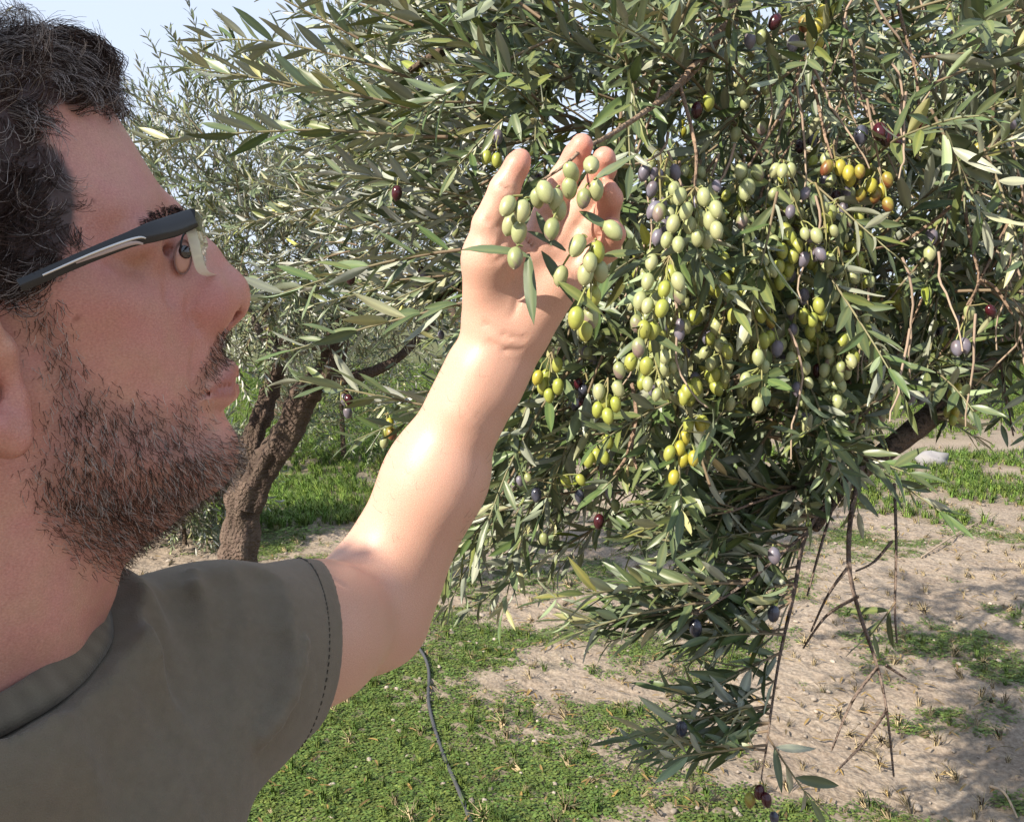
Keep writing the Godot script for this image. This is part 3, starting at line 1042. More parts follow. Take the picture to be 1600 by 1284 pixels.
	for s in 3000:
		var k := count + rng.randi() % (body.v.size() - count)
		var w := body.v[k]
		var q := px_of(w)
		if q.y < 560 or q.x > 760 or q.x < 470 or q.z < .6 or q.y > 850: continue
		var n := body.n[k]
		var ax := (wr_l - el_l).normalized()
		var facing := n.dot((cam_xf.origin - w).normalized())
		if facing > .5 and rng.randf() < .93: continue
		var dir := (ax * .7 + n * .7 + rv() * .3 - cam_xf.basis.x * .3).normalized()
		var ln := rng.randf_range(.006, .011)
		mb.tube(PackedVector3Array([w, w + dir * ln * .5, w + dir * ln + ax * .002]), .00009, .00005, 3, Color(.05, .03, .02), Color(.05, .03, .02))
	put(man, "arm_hair", mb.commit(hm), shift)

func pose() -> void:
	var o := A(200, 470, .41)
	var nz := (cam_xf.origin - o).normalized()
	var uy := (cam_xf.basis.y - nz * cam_xf.basis.y.dot(nz)).normalized()
	hd = Transform3D(Basis(uy.cross(nz), uy, nz), o)
	hd_inv = hd.affine_inverse()
	neck0 = A(-70, 962, .385)
	var z := Vector3(-.66, 0, .75).normalized()
	tor = Basis(Vector3.UP.cross(z), Vector3.UP, z)
	sh_l = A(332, 1032, .52)
	el_l = A(574, 966, .76)
	wr_l = A(772, 548, .71)
	hem_l = A(466, 1000, .61)
	hem_at = A(490, 970, .60)
	hem_n = cam_xf.basis * Vector3(.82, -.26, -.51).normalized()
	sh_r = neck0 + tor.z * .175 - Vector3.UP * .06
	el_r = sh_r - Vector3.UP * .29 + tor.z * .04 - tor.x * .03
	wr_r = el_r - Vector3.UP * .24 + tor.x * .08
	hem_r = sh_r.lerp(el_r, .55)

# ---------------------------------------------------------------- olive trees
class Grove:
	var leaf: Array[Transform3D] = []
	var leaf_tone := PackedInt32Array()
	var fruit: Array[Transform3D] = []
	var fruit_tone := PackedInt32Array()
	var twigs := MB.new()
	var stalks := MB.new()

const LEAF_TONES := [Color(1, 1, 1), Color(1.25, 1.2, .95), Color(.78, .86, .8), Color(1.1, 1.15, 1.2), Color(.9, 1.08, .8), Color(1.45, 1.35, .85), Color(1.9, 1.75, .6), Color(1.6, 1.25, .85), Color(1.4, 1.36, 1.6), Color(1.15, 1.15, 1.32)]
# fruit: pale green, yellow green, bright yellow, green with a violet blush, violet with bloom, blue black, wine red, orange red
const FRUIT_TOP := [Color(.37, .42, .20), Color(.35, .40, .075), Color(.42, .40, .05), Color(.30, .34, .15), Color(.17, .14, .16), Color(.035, .035, .05), Color(.07, .012, .018), Color(.36, .34, .06)]
const FRUIT_TIP := [Color(.42, .43, .23), Color(.37, .38, .09), Color(.45, .38, .06), Color(.26, .19, .18), Color(.22, .19, .24), Color(.015, .014, .02), Color(.03, .008, .012), Color(.21, .07, .035)]
var leaf_mesh: ArrayMesh
var curl_mesh: ArrayMesh
var leaf_mats: Array[StandardMaterial3D] = []
var fruit_specks: Texture2D
var fruit_meshes: Array[ArrayMesh] = []
var bark_mat: StandardMaterial3D
var twig_mat: StandardMaterial3D

func make_leaf(bend: float, fold: float) -> MB:
	var mb := MB.new()
	var rows := 7
	for side in [1, -1]:
		var first := mb.v.size()
		for k in rows + 1:
			var f := float(k) / rows
			var w := .105 * pow(sin(PI * clampf(f * .94 + .04, 0, 1)), .82) * (1.12 - .35 * f)
			if k == rows: w = .002
			if k == 0: w = .012
			for q in [-1.0, -.5, 0.0, .5, 1.0]:
				var z: float = absf(q) * w * fold - bend * f * f + side * .004 * (1.0 - absf(q) * .8) + (.012 * sin(f * 9.0 + q) if absf(q) == 1.0 else 0.0)
				var col := Color(.085, .112, .052) if side > 0 else Color(.26, .275, .212)
				if q == 0.0: col = Color(.12, .145, .06) if side > 0 else Color(.32, .34, .24)
				mb.vert(Vector3(q * w, f, z), Vector3.ZERO, col)
		for k in rows:
			for q in 4:
				var a := first + k * 5 + q
				if side > 0:
					mb.tri(a, a + 5, a + 1); mb.tri(a + 1, a + 5, a + 6)
				else:
					mb.tri(a, a + 1, a + 5); mb.tri(a + 1, a + 6, a + 5)
	mb.smooth_normals()
	return mb

func leaf_material(t: Color) -> StandardMaterial3D:
	var m := vmat(.42, .5)
	m.albedo_color = t.linear_to_srgb()
	m.backlight_enabled = true
	m.backlight = Color(.34, .40, .10)
	return m

func make_fruit(kind: int) -> ArrayMesh:
	var mb := MB.new()
	var rows := 11; var seg := 12
	for r in rows + 1:
		var th := PI * r / rows
		for k in seg:
			var an := TAU * k / seg
			var y := cos(th)
			var rad := sin(th) * .345 * (1.0 + .10 * y * (1.0 if y > 0 else .6))
			var p := Vector3(cos(an) * rad, y * .5 - .5 - (.03 if r == rows else 0.0) - (-.03 if r == 0 else 0.0), sin(an) * rad)
			var blush := clampf(.5 - y * .5 + .35 * cos(an - 1.0) + .18 * sin(an * 5 + r * 2.1), 0, 1)
			if kind == 3: blush = smoothstep(.45, 1.0, blush)
			var c: Color = FRUIT_TOP[kind].lerp(FRUIT_TIP[kind], blush)
			if kind in [4, 5]: c = c.lerp(Color(.20, .22, .32), .45 * clampf(.5 + .8 * sin(an * 2.0 + 1.0) * sin(th * 2.0), 0, 1))
			if (r * 7 + k * 5) % 11 == 0: c = c * 1.12
			mb.vert(p, Vector3.ZERO, c)
	for r in rows:
		for k in seg:
			var a := r * seg + k; var b := r * seg + (k + 1) % seg
			mb.tri(a, b, a + seg); mb.tri(b, b + seg, a + seg)
	mb.smooth_normals()
	for k in seg:
		mb.n[k] = Vector3.UP
		mb.n[rows * seg + k] = Vector3.DOWN
	var m := vmat(.18 if kind in [6, 5] else .38, .5)
	m.albedo_texture = fruit_specks
	m.uv1_triplanar = true
	m.uv1_scale = Vector3.ONE * 1.7
	return mb.commit(m)

func tree_kit() -> void:
	fruit_specks = noise_tex(256, .09, 3, 44, ramp2(Color(.72, .72, .68), Color(1, 1, 1)))
	leaf_mesh = make_leaf(.05, .28).commit(leaf_material(Color.WHITE))
	curl_mesh = make_leaf(.16, .42).commit(leaf_material(Color.WHITE))
	for t in LEAF_TONES: leaf_mats.push_back(leaf_material(t))
	for k in FRUIT_TOP.size(): fruit_meshes.push_back(make_fruit(k))
	twig_mat = vmat(.75, .3)
	bark_mat = bumpy(vmat(.9, .2), noise_tex(512, .03, 5, 31), 3.0, 2.6)

var silvery := false

func leaf_at(g: Grove, p: Vector3, along: Vector3, face: Vector3, len: float, tone := -1) -> void:
	var y := along.normalized()
	var z := (face - y * face.dot(y))
	z = z.normalized() if z.length_squared() > 1e-5 else y.cross(Vector3(.3, .2, .9)).normalized()
	var wide := len * rng.randf_range(.85, 1.2)
	g.leaf.push_back(Transform3D(Basis(y.cross(z) * wide, y * len, z * len), p))
	if tone < 0:
		var r := rng.randf()
		tone = 0 if r < .3 else 1 if r < .45 else 2 if r < .65 else 3 if r < .78 else 4 if r < .92 else 5 if r < .985 else 6 if r < .991 else 7
		if silvery and r < .96: tone = [8, 9, 9, 3, 1, 8][rng.randi() % 6]
	g.leaf_tone.push_back(tone)

func shoot(g: Grove, from: Vector3, dir: Vector3, length: float, leaf_len: float, gap := .017, droop := .25, bare := .05, lift := .3, tone := -1, under := .12) -> PackedVector3Array:
	var pts := PackedVector3Array()
	var d := dir.normalized()
	var p := from
	var total := length + bare
	var steps := maxi(5, int(total / .03))
	var st := total / steps
	var wander := rv() * .16
	for k in steps + 1:
		pts.push_back(p)
		p += d * st
		d = (d + Vector3.DOWN * droop * st * 3.0 + wander * st * 4.0 + rv() * .05).normalized()
	g.twigs.tube(pts, .0013 + length * .004, .0008, 5, Color(.17, .125, .085), Color(.20, .20, .11))
	var s := bare
	var spin := rng.randf() * TAU
	while s < total:
		var f := s / total * steps
		var i := mini(int(f), steps - 1)
		var q := pts[i].lerp(pts[i + 1], f - i)
		var t := (pts[i + 1] - pts[i]).normalized()
		var u := t.cross(Vector3.UP)
		u = u.normalized() if u.length_squared() > .01 else Vector3.RIGHT
		var w := t.cross(u)
		var an := spin + (PI * .5 if int(s / gap) % 2 == 0 else 0.0) + rng.randf_range(-.35, .35)
		var tip := s / total
		var sz := leaf_len * (1.0 - .35 * maxf(0, tip - .7) / .3) * rng.randf_range(.72, 1.12)
		for e in [1, -1]:
			if rng.randf() < .08: continue
			var o: Vector3 = (u * cos(an) + w * sin(an)) * e
			var al: Vector3 = t * rng.randf_range(.75, 1.25) + o * rng.randf_range(.55, .95) + Vector3.UP * lift * rng.randf_range(0, 1) + rv() * .12
			var face := Vector3.UP * .55 + t * .35 - o * .25 + rv() * .55
			if rng.randf() < under: face = -face
			leaf_at(g, q + o * .001, al, face, sz, tone)
		s += gap * rng.randf_range(.8, 1.25)
	leaf_at(g, pts[steps], d + rv() * .2, Vector3.UP + rv() * .5, leaf_len * .75, tone)
	return pts

func olive_on(g: Grove, hang: Vector3, at: Vector3, len: float, kind: int) -> void:
	len *= .93
	# at: the middle of the olive; hang: where its stalk begins
	var up := (hang - at)
	up = (up.normalized() * .6 + Vector3.UP * .8 + rv() * .22).normalized()
	var x := up.cross(rv()).normalized()
	var top := at + up * len * .5
	g.fruit.push_back(Transform3D(Basis(x, up, x.cross(up)).scaled_local(Vector3(1, 1, 1) * len) , top))
	g.fruit_tone.push_back(kind)
	var mid := (hang + top) * .5 + (top - hang).cross(rv()) * .15 + Vector3.UP * .001
	g.stalks.tube(PackedVector3Array([hang, mid, top + up * len * .02]), .0009, .0008, 5, Color(.20, .19, .08), Color(.25, .28, .10))

func cluster(g: Grove, from: Vector3, len: float, count: int, kinds: Array, size := .019) -> void:
	var pts := PackedVector3Array()
	var p := from
	var d := Vector3(rng.randf_range(-.35, .35), -1, rng.randf_range(-.3, .3)).normalized()
	for k in 6:
		pts.push_back(p)
		p += d * len / 5.0
		d = (d + rv() * .25 + Vector3.DOWN * .2).normalized()
	g.stalks.tube(pts, .0014, .0008, 5, Color(.22, .18, .09), Color(.24, .25, .10))
	for k in count:
		var f := (k + rng.randf()) / count
		var q := pts[int(f * 4.99)]
		var o := Vector3(rng.randf_range(-1, 1), rng.randf_range(-.9, -.1), rng.randf_range(-1, 1)).normalized()
		olive_on(g, q, q + o * rng.randf_range(.010, .020) + Vector3.DOWN * .008, size * rng.randf_range(.85, 1.12), kinds[rng.randi() % kinds.size()])

func limb(parent: Node3D, called: String, path: Array, r0: float, r1: float, sides := 9, rough := .12, col := Color(.105, .078, .058)) -> PackedVector3Array:
	var pts := smooth_path(path, 7)
	var mb := MB.new()
	var m := pts.size()
	var t := (pts[1] - pts[0]).normalized()
	var u := t.cross(Vector3.FORWARD if absf(t.z) < .8 else Vector3.UP).normalized()
	for k in m:
		t = (pts[mini(k + 1, m - 1)] - pts[maxi(k - 1, 0)]).normalized()
		u = (u - t * u.dot(t)).normalized()
		var w := t.cross(u)
		var f := float(k) / (m - 1)
		var r := lerpf(r0, r1, pow(f, .8))
		for s in sides:
			var an := TAU * s / sides
			var d := u * cos(an) + w * sin(an)
			var p := pts[k] + d * r
			var nz := wob.get_noise_3dv(p * (.9 / maxf(r, .004)) * .35) + .5 * wob.get_noise_3dv(p * (2.4 / maxf(r, .004)) * .35) + .35 * sin(an * 5.0 + f * 7.0) + (.5 * wob.get_noise_3dv(p * Vector3(34, 7, 34)) if r0 > .05 else 0.0)
			p += d * r * rough * nz
			mb.vert(p, Vector3.ZERO, col * (1.0 + .35 * nz))
	for k in m - 1:
		for s in sides:
			var a := k * sides + s; var b := k * sides + (s + 1) % sides
			mb.tri(a, a + sides, b); mb.tri(b, a + sides, b + sides)
	mb.smooth_normals()
	for e in [0, m - 1]:
		var c := mb.vert(pts[e] + (pts[e] - pts[1 if e == 0 else m - 2]).normalized() * .002, (pts[e] - pts[1 if e == 0 else m - 2]).normalized(), col * 1.3)
		for s in sides:
			var a: int = e * sides + s; var b: int = e * sides + (s + 1) % sides
			if e == 0: mb.tri(c, a, b)
			else: mb.tri(c, b, a)
	var o := put(parent, called, mb.commit(bark_mat))
	o.position = -parent.position
	return pts

func pick_seen(xf: Array[Transform3D], mid: Vector3, most: int) -> Dictionary:
	# which of them show largest from where the photograph was taken
	var cell := {}
	var at := PackedVector3Array()
	for t in xf:
		var q := px_of(t * mid)
		at.push_back(q)
		if q.z < .15 or q.x < 0 or q.x > 1600 or q.y < 0 or q.y > 1284: continue
		var key := int(q.y / 16.0) * 200 + int(q.x / 16.0)
		if not cell.has(key) or q.z < at[cell[key]].z: cell[key] = at.size() - 1
	var list := cell.values()
	list.sort_custom(func(a: int, b: int) -> bool: return xf[a].basis.y.length() / at[a].z > xf[b].basis.y.length() / at[b].z)
	var out := {}
	for k in mini(most, list.size()): out[list[k]] = true
	return out

func copies(parent: Node3D, called: String, mesh: Mesh, xf: Array, tint: Array) -> void:
	if xf.is_empty(): return
	var mm := MultiMesh.new()
	mm.transform_format = MultiMesh.TRANSFORM_3D
	mm.use_colors = true
	mm.mesh = mesh
	mm.instance_count = xf.size()
	for k in xf.size():
		mm.set_instance_transform(k, xf[k])
		mm.set_instance_color(k, tint[k])
	var o := MultiMeshInstance3D.new()
	o.name = called
	o.multimesh = mm
	o.set_meta("kind", "stuff")
	parent.add_child(o, true)

func finish_tree(tree: Node3D, g: Grove, single_leaves: int, single_fruit: int) -> void:
	var back := Transform3D(Basis(), -tree.position)
	if g.twigs.v.size():
		var tw := put(tree, "twigs", g.twigs.commit(twig_mat), back)
		tw.set_meta("kind", "stuff")
	if g.stalks.v.size():
		var stk := put(tree, "fruit_stalks", g.stalks.commit(twig_mat), back)
		stk.set_meta("kind", "stuff")
	var pick := pick_seen(g.leaf, Vector3(0, .5, 0), single_leaves) if single_leaves else {}
	var a := []; var ac := []; var b := []; var bc := []
	for k in g.leaf.size():
		var t := back * g.leaf[k]
		if pick.has(k):
			var o := put(tree, "leaf", leaf_mesh if k % 3 else curl_mesh, t)
			o.material_override = leaf_mats[g.leaf_tone[k]]
			continue
		var tint: Color = LEAF_TONES[g.leaf_tone[k]] * (.85 + .3 * float((k * 7919) % 100) / 100.0)
		if k % 3:
			a.push_back(t); ac.push_back(tint)
		else:
			b.push_back(t); bc.push_back(tint)
	copies(tree, "foliage", leaf_mesh, a, ac)
	copies(tree, "foliage", curl_mesh, b, bc)
	pick = pick_seen(g.fruit, Vector3(0, -.5, 0), single_fruit) if single_fruit else {}
	var rest := {}
	for k in g.fruit.size():
		var t := back * g.fruit[k]
		if pick.has(k):
			put(tree, "olive", fruit_meshes[g.fruit_tone[k]], t)
		else:
			if not rest.has(g.fruit_tone[k]): rest[g.fruit_tone[k]] = []
			rest[g.fruit_tone[k]].push_back(t)
	for kind in rest:
		var cc := []
		for k in rest[kind].size(): cc.push_back(Color.WHITE * rng.randf_range(.85, 1.1))
		copies(tree, "small_olives", fruit_meshes[kind], rest[kind], cc)

func near_tree() -> void:
	rng.seed = 7
	var tree := thing("olive_tree", "large olive tree laden with green and purple olives, its boughs hanging round the raised hand", "tree", Vector3(2.15, 0, -2.35))
	var g := Grove.new()
	var base := tree.position
	# trunk stands right of the picture, limbs reach in
	limb(tree, "trunk", [base + Vector3(.05, -.1, 0), base + Vector3(0, .5, .05), base + Vector3(-.1, 1.0, .02), base + Vector3(-.05, 1.5, .1), base + Vector3(.1, 2.0, .0), base + Vector3(.3, 2.6, -.1), base + Vector3(.35, 3.1, -.2)], .20, .03, 16, .2)
	limb(tree, "branch", [base + Vector3(-.05, 1.5, .1), base + Vector3(-.3, 2.1, -.2), base + Vector3(-.45, 2.8, -.4)], .09, .02)
	limb(tree, "branch", [base + Vector3(-.1, 1.1, .02), A(1640, 470, 1.9), A(1545, 560, 1.68), A(1475, 632, 1.52), A(1390, 702, 1.36), A(1315, 762, 1.24), A(1275, 826, 1.18)], .042, .006)
	limb(tree, "branch", [base + Vector3(-.05, 1.4, .1), A(1640, 120, 1.9), A(1450, -60, 1.55), A(1240, -80, 1.28), A(1152, 0, 1.12), A(1106, 78, 1.03), A(1062, 132, .96)], .028, .0042, 9, .12, Color(.20, .145, .105))
	limb(tree, "branch", [base + Vector3(-.05, 1.45, .1), A(1500, -120, 2.1), A(1250, -150, 1.9), A(950, -60, 1.7), A(760, 40, 1.6), A(640, 110, 1.5)], .06, .005)
	limb(tree, "branch", [base + Vector3(-.1, 1.3, .1), A(1500, 250, 2.0), A(1250, 300, 1.75), A(1000, 330, 1.55), A(800, 400, 1.5), A(680, 470, 1.45)], .05, .004)
	limb(tree, "branch", [A(1106, 78, 1.03), A(1052, 140, .94), A(1000, 180, .86), A(946, 215, .74), A(912, 232, .665), A(880, 260, .635), A(842, 285, .628)], .0040, .0008, 7, .1, Color(.22, .16, .115))
	var pale := Color(.22, .155, .11)
	# twigs that can be told apart
	for q in [[[1062, 132, .96], [1078, 190, .92], [1088, 240, .90], [1086, 290, .88]], [[1256, 84, 1.02], [1236, 150, 1.0], [1204, 206, .99], [1168, 262, .98]], [[1256, 88, 1.02], [1276, 150, 1.0], [1290, 214, .99], [1304, 258, .98]], [[1262, 40, 1.08], [1256, 84, 1.02]], [[1396, -20, 1.1], [1416, 56, 1.06], [1430, 110, 1.04], [1436, 170, 1.03], [1424, 210, 1.02]], [[1306, 0, 1.12], [1332, 76, 1.06], [1338, 170, 1.03]], [[1560, -20, 1.12], [1584, 50, 1.08], [1592, 110, 1.06], [1588, 150, 1.05]], [[1504, 300, 1.04], [1516, 372, 1.02], [1530, 436, 1.0], [1512, 476, 1.0]], [[1530, 436, 1.0], [1556, 450, 1.0], [1582, 490, 1.0]], [[1504, 306, 1.04], [1450, 352, 1.05], [1392, 384, 1.06], [1280, 396, 1.08]], [[1560, 216, 1.1], [1500, 290, 1.08], [1470, 390, 1.08], [1440, 470, 1.1], [1400, 560, 1.15]], [[1590, 320, 1.1], [1540, 420, 1.08], [1480, 540, 1.1], [1380, 640, 1.2]], [[1200, 360, 1.0], [1190, 300, 1.02], [1240, 220, 1.05]], [[988, 600, 1.02], [994, 650, 1.0], [988, 700, 1.0], [998, 740, 1.0]], [[994, 650, 1.0], [980, 710, 1.02], [960, 740, 1.02]]]:
		limb(tree, "branch", pts_px(q), .0026, .0014, 6, .1, pale)
	# the bare, drooping twigs at the lower right
	var grey := Color(.15, .115, .095)
	for q in [[[1346, 735, 1.2], [1331, 800, 1.16], [1327, 880, 1.14], [1341, 950, 1.12], [1371, 1040, 1.1], [1386, 1110, 1.09], [1397, 1212, 1.08]], [[1372, 1042, 1.1], [1332, 1096, 1.1], [1300, 1172, 1.11]], [[1341, 932, 1.12], [1292, 962, 1.13], [1256, 1012, 1.14]], [[1327, 884, 1.14], [1294, 930, 1.13], [1268, 986, 1.14]], [[1398, 756, 1.24], [1401, 850, 1.2], [1399, 950, 1.18], [1402, 1004, 1.17]], [[1394, 846, 1.2], [1366, 878, 1.19], [1338, 892, 1.16]], [[1386, 1110, 1.09], [1350, 1160, 1.1], [1312, 1200, 1.1]], [[1386, 1040, 1.1], [1416, 1060, 1.12]], [[1460, 640, 1.45], [1550, 560, 1.4], [1572, 620, 1.38], [1584, 680, 1.36]], [[1318, 758, 1.24], [1262, 830, 1.16], [1240, 930, 1.1], [1216, 1040, 1.06], [1196, 1180, 1.02]], [[1310, 766, 1.22], [1284, 850, 1.14], [1262, 930, 1.12]], [[1262, 830, 1.16], [1180, 900, 1.08], [1090, 960, 1.04]]]:
		limb(tree, "branch", pts_px(q), .0040 if q.size() > 4 else .0024, .0013, 7, .14, grey)
	# leafy shoots: x, y and distance of where they start, direction, spread, lengths
	# [x0, x1, y0, y1, d0, d1, count, dir, jitter, len0, len1, leaf]
	var zones := [
		[760, 940, 0, 200, 1.15, 1.5, 12, Vector3(-1, .25, .1), .35, .16, .27, .058],       # sprays against the sky
		[780, 1040, -60, 180, 1.2, 1.9, 40, Vector3(-.8, .1, .2), .6, .16, .25, .058],
		[700, 920, 150, 410, 1.2, 2.0, 56, Vector3(-1, .0, .15), .5, .18, .32, .058],
		[670, 780, 420, 600, 1.15, 1.7, 18, Vector3(-1, .0, .1), .35, .10, .18, .058],
		[540, 800, 60, 400, 1.9, 2.8, 110, Vector3(-.7, .35, .1), .6, .2, .34, .058],
		[840, 1200, -60, 220, 1.0, 1.5, 56, Vector3(-.35, -.1, .45), .7, .16, .28, .055],
		[1100, 1640, -80, 260, 1.05, 1.6, 84, Vector3(-.05, -.3, .4), .8, .16, .28, .055],
		[820, 1250, 220, 640, 1.05, 1.6, 78, Vector3(-.25, -.45, .35), .7, .15, .26, .058],
		[1150, 1660, 250, 500, 1.08, 1.6, 90, Vector3(-.1, -.3, .35), .8, .15, .27, .055],
		[1060, 1400, 540, 700, 1.05, 1.45, 36, Vector3(-.35, -.35, .3), .7, .14, .24, .058],
		[800, 1000, 560, 800, 1.25, 1.7, 34, Vector3(-.6, -.5, .1), .5, .16, .26, .056],
		[1400, 1660, 360, 560, 1.15, 1.6, 44, Vector3(-.05, -.25, .4), .8, .13, .22, .055],
		[1000, 1660, -60, 440, 2.2, 3.1, 190, Vector3(-.1, -.1, .3), 1.0, .24, .40, .066],
		[1000, 1640, -40, 480, 1.7, 2.3, 110, Vector3(-.1, -.2, .3), 1.0, .2, .34, .055],
		[840, 1240, 250, 680, 1.65, 2.1, 46, Vector3(-.4, -.3, .2), .8, .2, .32, .058],
	]
	for z in zones:
		for k in z[6]:
			var silver: bool = z[1] <= 930
			var p := A(rng.randf_range(z[0], z[1]), rng.randf_range(z[2], z[3]), rng.randf_range(z[4], z[5]))
			var d: Vector3 = cam_xf.basis * (z[7] + rv() * z[8])
			var reach := rng.randf_range(z[9], z[10])
			var tip := px_of(p + d.normalized() * reach)
			if tip.x < 610 and tip.y > 470: continue
			if tip.x < 440 and tip.y < 215: continue
			if (tip.x > 1400 and tip.y > 640) or (tip.x > 1290 and tip.y > 750): continue
			silvery = silver
			shoot(g, p, d, reach, z[11] * (.82 if silver else 1.0), .0175, .35, rng.randf_range(.02, .07), .3, -1, .48 if z[1] <= 1000 else .15)
	crown(g, base + Vector3(.35, 2.75, -.1), Vector3(1.0, .7, .9), 150, .06, .03)
	crown(g, base + Vector3(-.4, 2.7, -.4), Vector3(.7, .6, .7), 90, .06, .03)
	# the low spray: shoots that leave two hanging stems towards the left
	for stem in [[[1300, 780, 1.2], [1262, 830, 1.16], [1240, 930, 1.1], [1216, 1040, 1.06], [1196, 1180, 1.02]], [[1262, 830, 1.16], [1180, 900, 1.08], [1090, 960, 1.04]], [[1350, 730, 1.22], [1250, 760, 1.14], [1140, 800, 1.08]]]:
		var line := smooth_path(pts_px(stem), 12)
		var m := line.size()
		if stem[0][0] == 1350: limb(tree, "branch", pts_px(stem), .0032, .0014, 7, .14, grey)
		for k in int(m * .62):
			var i := rng.randi_range(2, m - 1)
			var f := float(i) / m
			shoot(g, line[i], cam_xf.basis * Vector3(-1, rng.randf_range(-.65, .35), rng.randf_range(-.5, .5)), rng.randf_range(.06, .27) * (1.15 - .5 * f), .056, .018, .35, rng.randf_range(.0, .03), .3, -1, .2)
	limb(tree, "branch", pts_px([[1196, 1180, 1.02], [1192, 1202, 1.01], [1190, 1218, 1.0]]), .0012, .0009, 5, .1, grey)
	# thin pale twigs that hang bare among the leaves
	for k in 70:
		var p := A(rng.randf_range(960, 1620), rng.randf_range(-40, 520), rng.randf_range(.95, 1.25))
		var d := cam_xf.basis * Vector3(rng.randf_range(-.5, .5), -1, rng.randf_range(-.2, .4))
		var line := PackedVector3Array()
		for i in 9:
			line.push_back(p)
			p += d.normalized() * rng.randf_range(.012, .022)
			d = d.normalized() + rv() * .28
		g.twigs.tube(line, .0017, .0009, 5, Color(.27, .20, .15), Color(.33, .26, .19))
	# single shoots that can be told apart: path start, direction in the picture, length
	for q in [[640, 168, 1.14, -1, .22, .27], [646, 40, 1.12, -1, .42, .22], [660, 130, 1.2, -1, .38, .30], [520, 150, 1.2, -1, .2, .18], [700, 214, 1.15, -1, .02, .36], [560, 60, 1.3, -1, .5, .2], [720, 390, 1.05, -1, -.12, .24], [735, 470, 1.02, -1, -.25, .20], [700, 640, 1.1, -1, .18, .18], [1196, 1172, 1.02, -.8, .1, .12], [1200, 1150, 1.02, .5, -.8, .07], [1400, 940, 1.18, -.3, -.5, .04], [1460, 648, 1.44, .6, -.3, .06], [1462, 646, 1.43, .9, .15, .07], [1440, 90, .98, .9, .1, .13], [1460, 130, .98, .7, .3, .12], [1455, 170, .96, .3, -.6, .12], [1215, 300, .94, -.1, -.4, .12], [1330, 660, 1.1, .8, .6, .18], [1110, 760, 1.0, -.3, 1, .12]]:
		shoot(g, A(q[0], q[1], q[2]), cam_xf.basis * Vector3(q[3], q[4], rng.randf_range(-.1, .15)), q[5], .060, .020, .15, .015, .2)
	silvery = false
	# leaves over the palm
	for q in [[828, 402, .635, -1, .22, .05], [826, 396, .635, .05, -1, .052], [905, 330, .64, .9, -.5, .03], [884, 392, .64, -.75, .45, .032], [838, 330, .632, .3, -.7, .028], [928, 282, .63, .8, .5, .036], [872, 440, .64, .7, -.5, .04], [846, 392, .65, .5, -.8, .045], [940, 400, .65, .9, .1, .032], [952, 440, .66, .7, .5, .036]]:
		leaf_at(g, A(q[0], q[1], q[2]), cam_xf.basis * Vector3(q[3], q[4], .1), Vector3(-.3, .6, .8) + rv() * .3, q[5])
	# olives: [x, y, kind] hanging from a twig at [x, y, d]
	olives(g, [836, 308, .622], .62, .0175, [[793, 322, 0], [816, 330, 0], [797, 351, 0], [811, 363, 0], [840, 310, 0], [852, 300, 0]])
	olives(g, [826, 386, .622], .622, .0178, [[805, 403, 3]])
	olives(g, [880, 290, .622], .622, .017, [[893, 269, 0], [890, 294, 0], [874, 327, 0], [868, 312, 0], [862, 358, 3]])
	olives(g, [926, 284, .622], .622, .0172, [[924, 258, 0], [912, 310, 3], [932, 297, 0]])
	olives(g, [930, 376, .635], .64, .0178, [[958, 360, 0], [902, 384, 0], [933, 393, 1], [922, 410, 0], [938, 424, 0], [876, 431, 0], [915, 428, 0], [928, 463, 1], [900, 497, 1], [923, 496, 3], [915, 517, 1]])
	olives(g, [1086, 292, .88], .87, .020, [[1062, 307, 0], [1100, 308, 0], [1072, 330, 0], [1096, 341, 0], [1119, 327, 0], [1105, 375, 0], [1090, 372, 0], [1120, 360, 0], [1052, 350, 0], [1078, 352, 0], [1110, 345, 0], [1042, 375, 0], [1060, 382, 0], [1022, 328, 4], [1030, 332, 3]])
	olives(g, [1046, 400, .88], .865, .0200, [[1018, 410, 0], [1049, 427, 1], [1038, 452, 1], [1012, 440, 0], [1034, 482, 1], [1012, 478, 0], [1060, 440, 0], [995, 506, 3], [1020, 517, 1], [1006, 515, 1], [998, 543, 3], [968, 579, 3], [1010, 572, 1], [986, 566, 1], [1026, 470, 0], [1000, 470, 0], [1062, 460, 3]])
	olives(g, [950, 590, .95], .94, .020, [[936, 612, 0], [946, 627, 1], [934, 640, 1], [962, 632, 1], [950, 650, 1], [966, 608, 0]])
	olives(g, [1082, 590, 1.0], .99, .021, [[1074, 611, 1], [1088, 604, 1], [1078, 622, 1], [1112, 590, 1], [1128, 596, 1], [1120, 606, 1], [1068, 620, 1]])
	olives(g, [1075, 652, .96], .95, .019, [[1076, 664, 1], [1094, 664, 2], [1070, 684, 2], [1046, 708, 1], [1068, 718, 2], [1053, 746, 2], [1084, 716, 2], [1100, 660, 1], [1062, 700, 2]])
	olives(g, [1222, 350, .98], .97, .020, [[1218, 370, 1], [1236, 372, 1], [1222, 392, 1], [1240, 400, 1], [1208, 380, 0], [1218, 416, 1], [1232, 420, 1], [1219, 440, 1], [1246, 384, 1], [1205, 360, 0], [1228, 360, 1]])
	olives(g, [1178, 390, .98], .975, .020, [[1164, 432, 0], [1176, 446, 0], [1158, 452, 1], [1180, 426, 0], [1168, 470, 0], [1146, 494, 1], [1190, 460, 0], [1170, 488, 0], [1152, 420, 1], [1184, 404, 0], [1162, 410, 1], [1120, 436, 0]])
	olives(g, [1202, 450, .97], .97, .019, [[1201, 475, 3], [1205, 501, 7], [1215, 545, 4], [1203, 528, 1]])
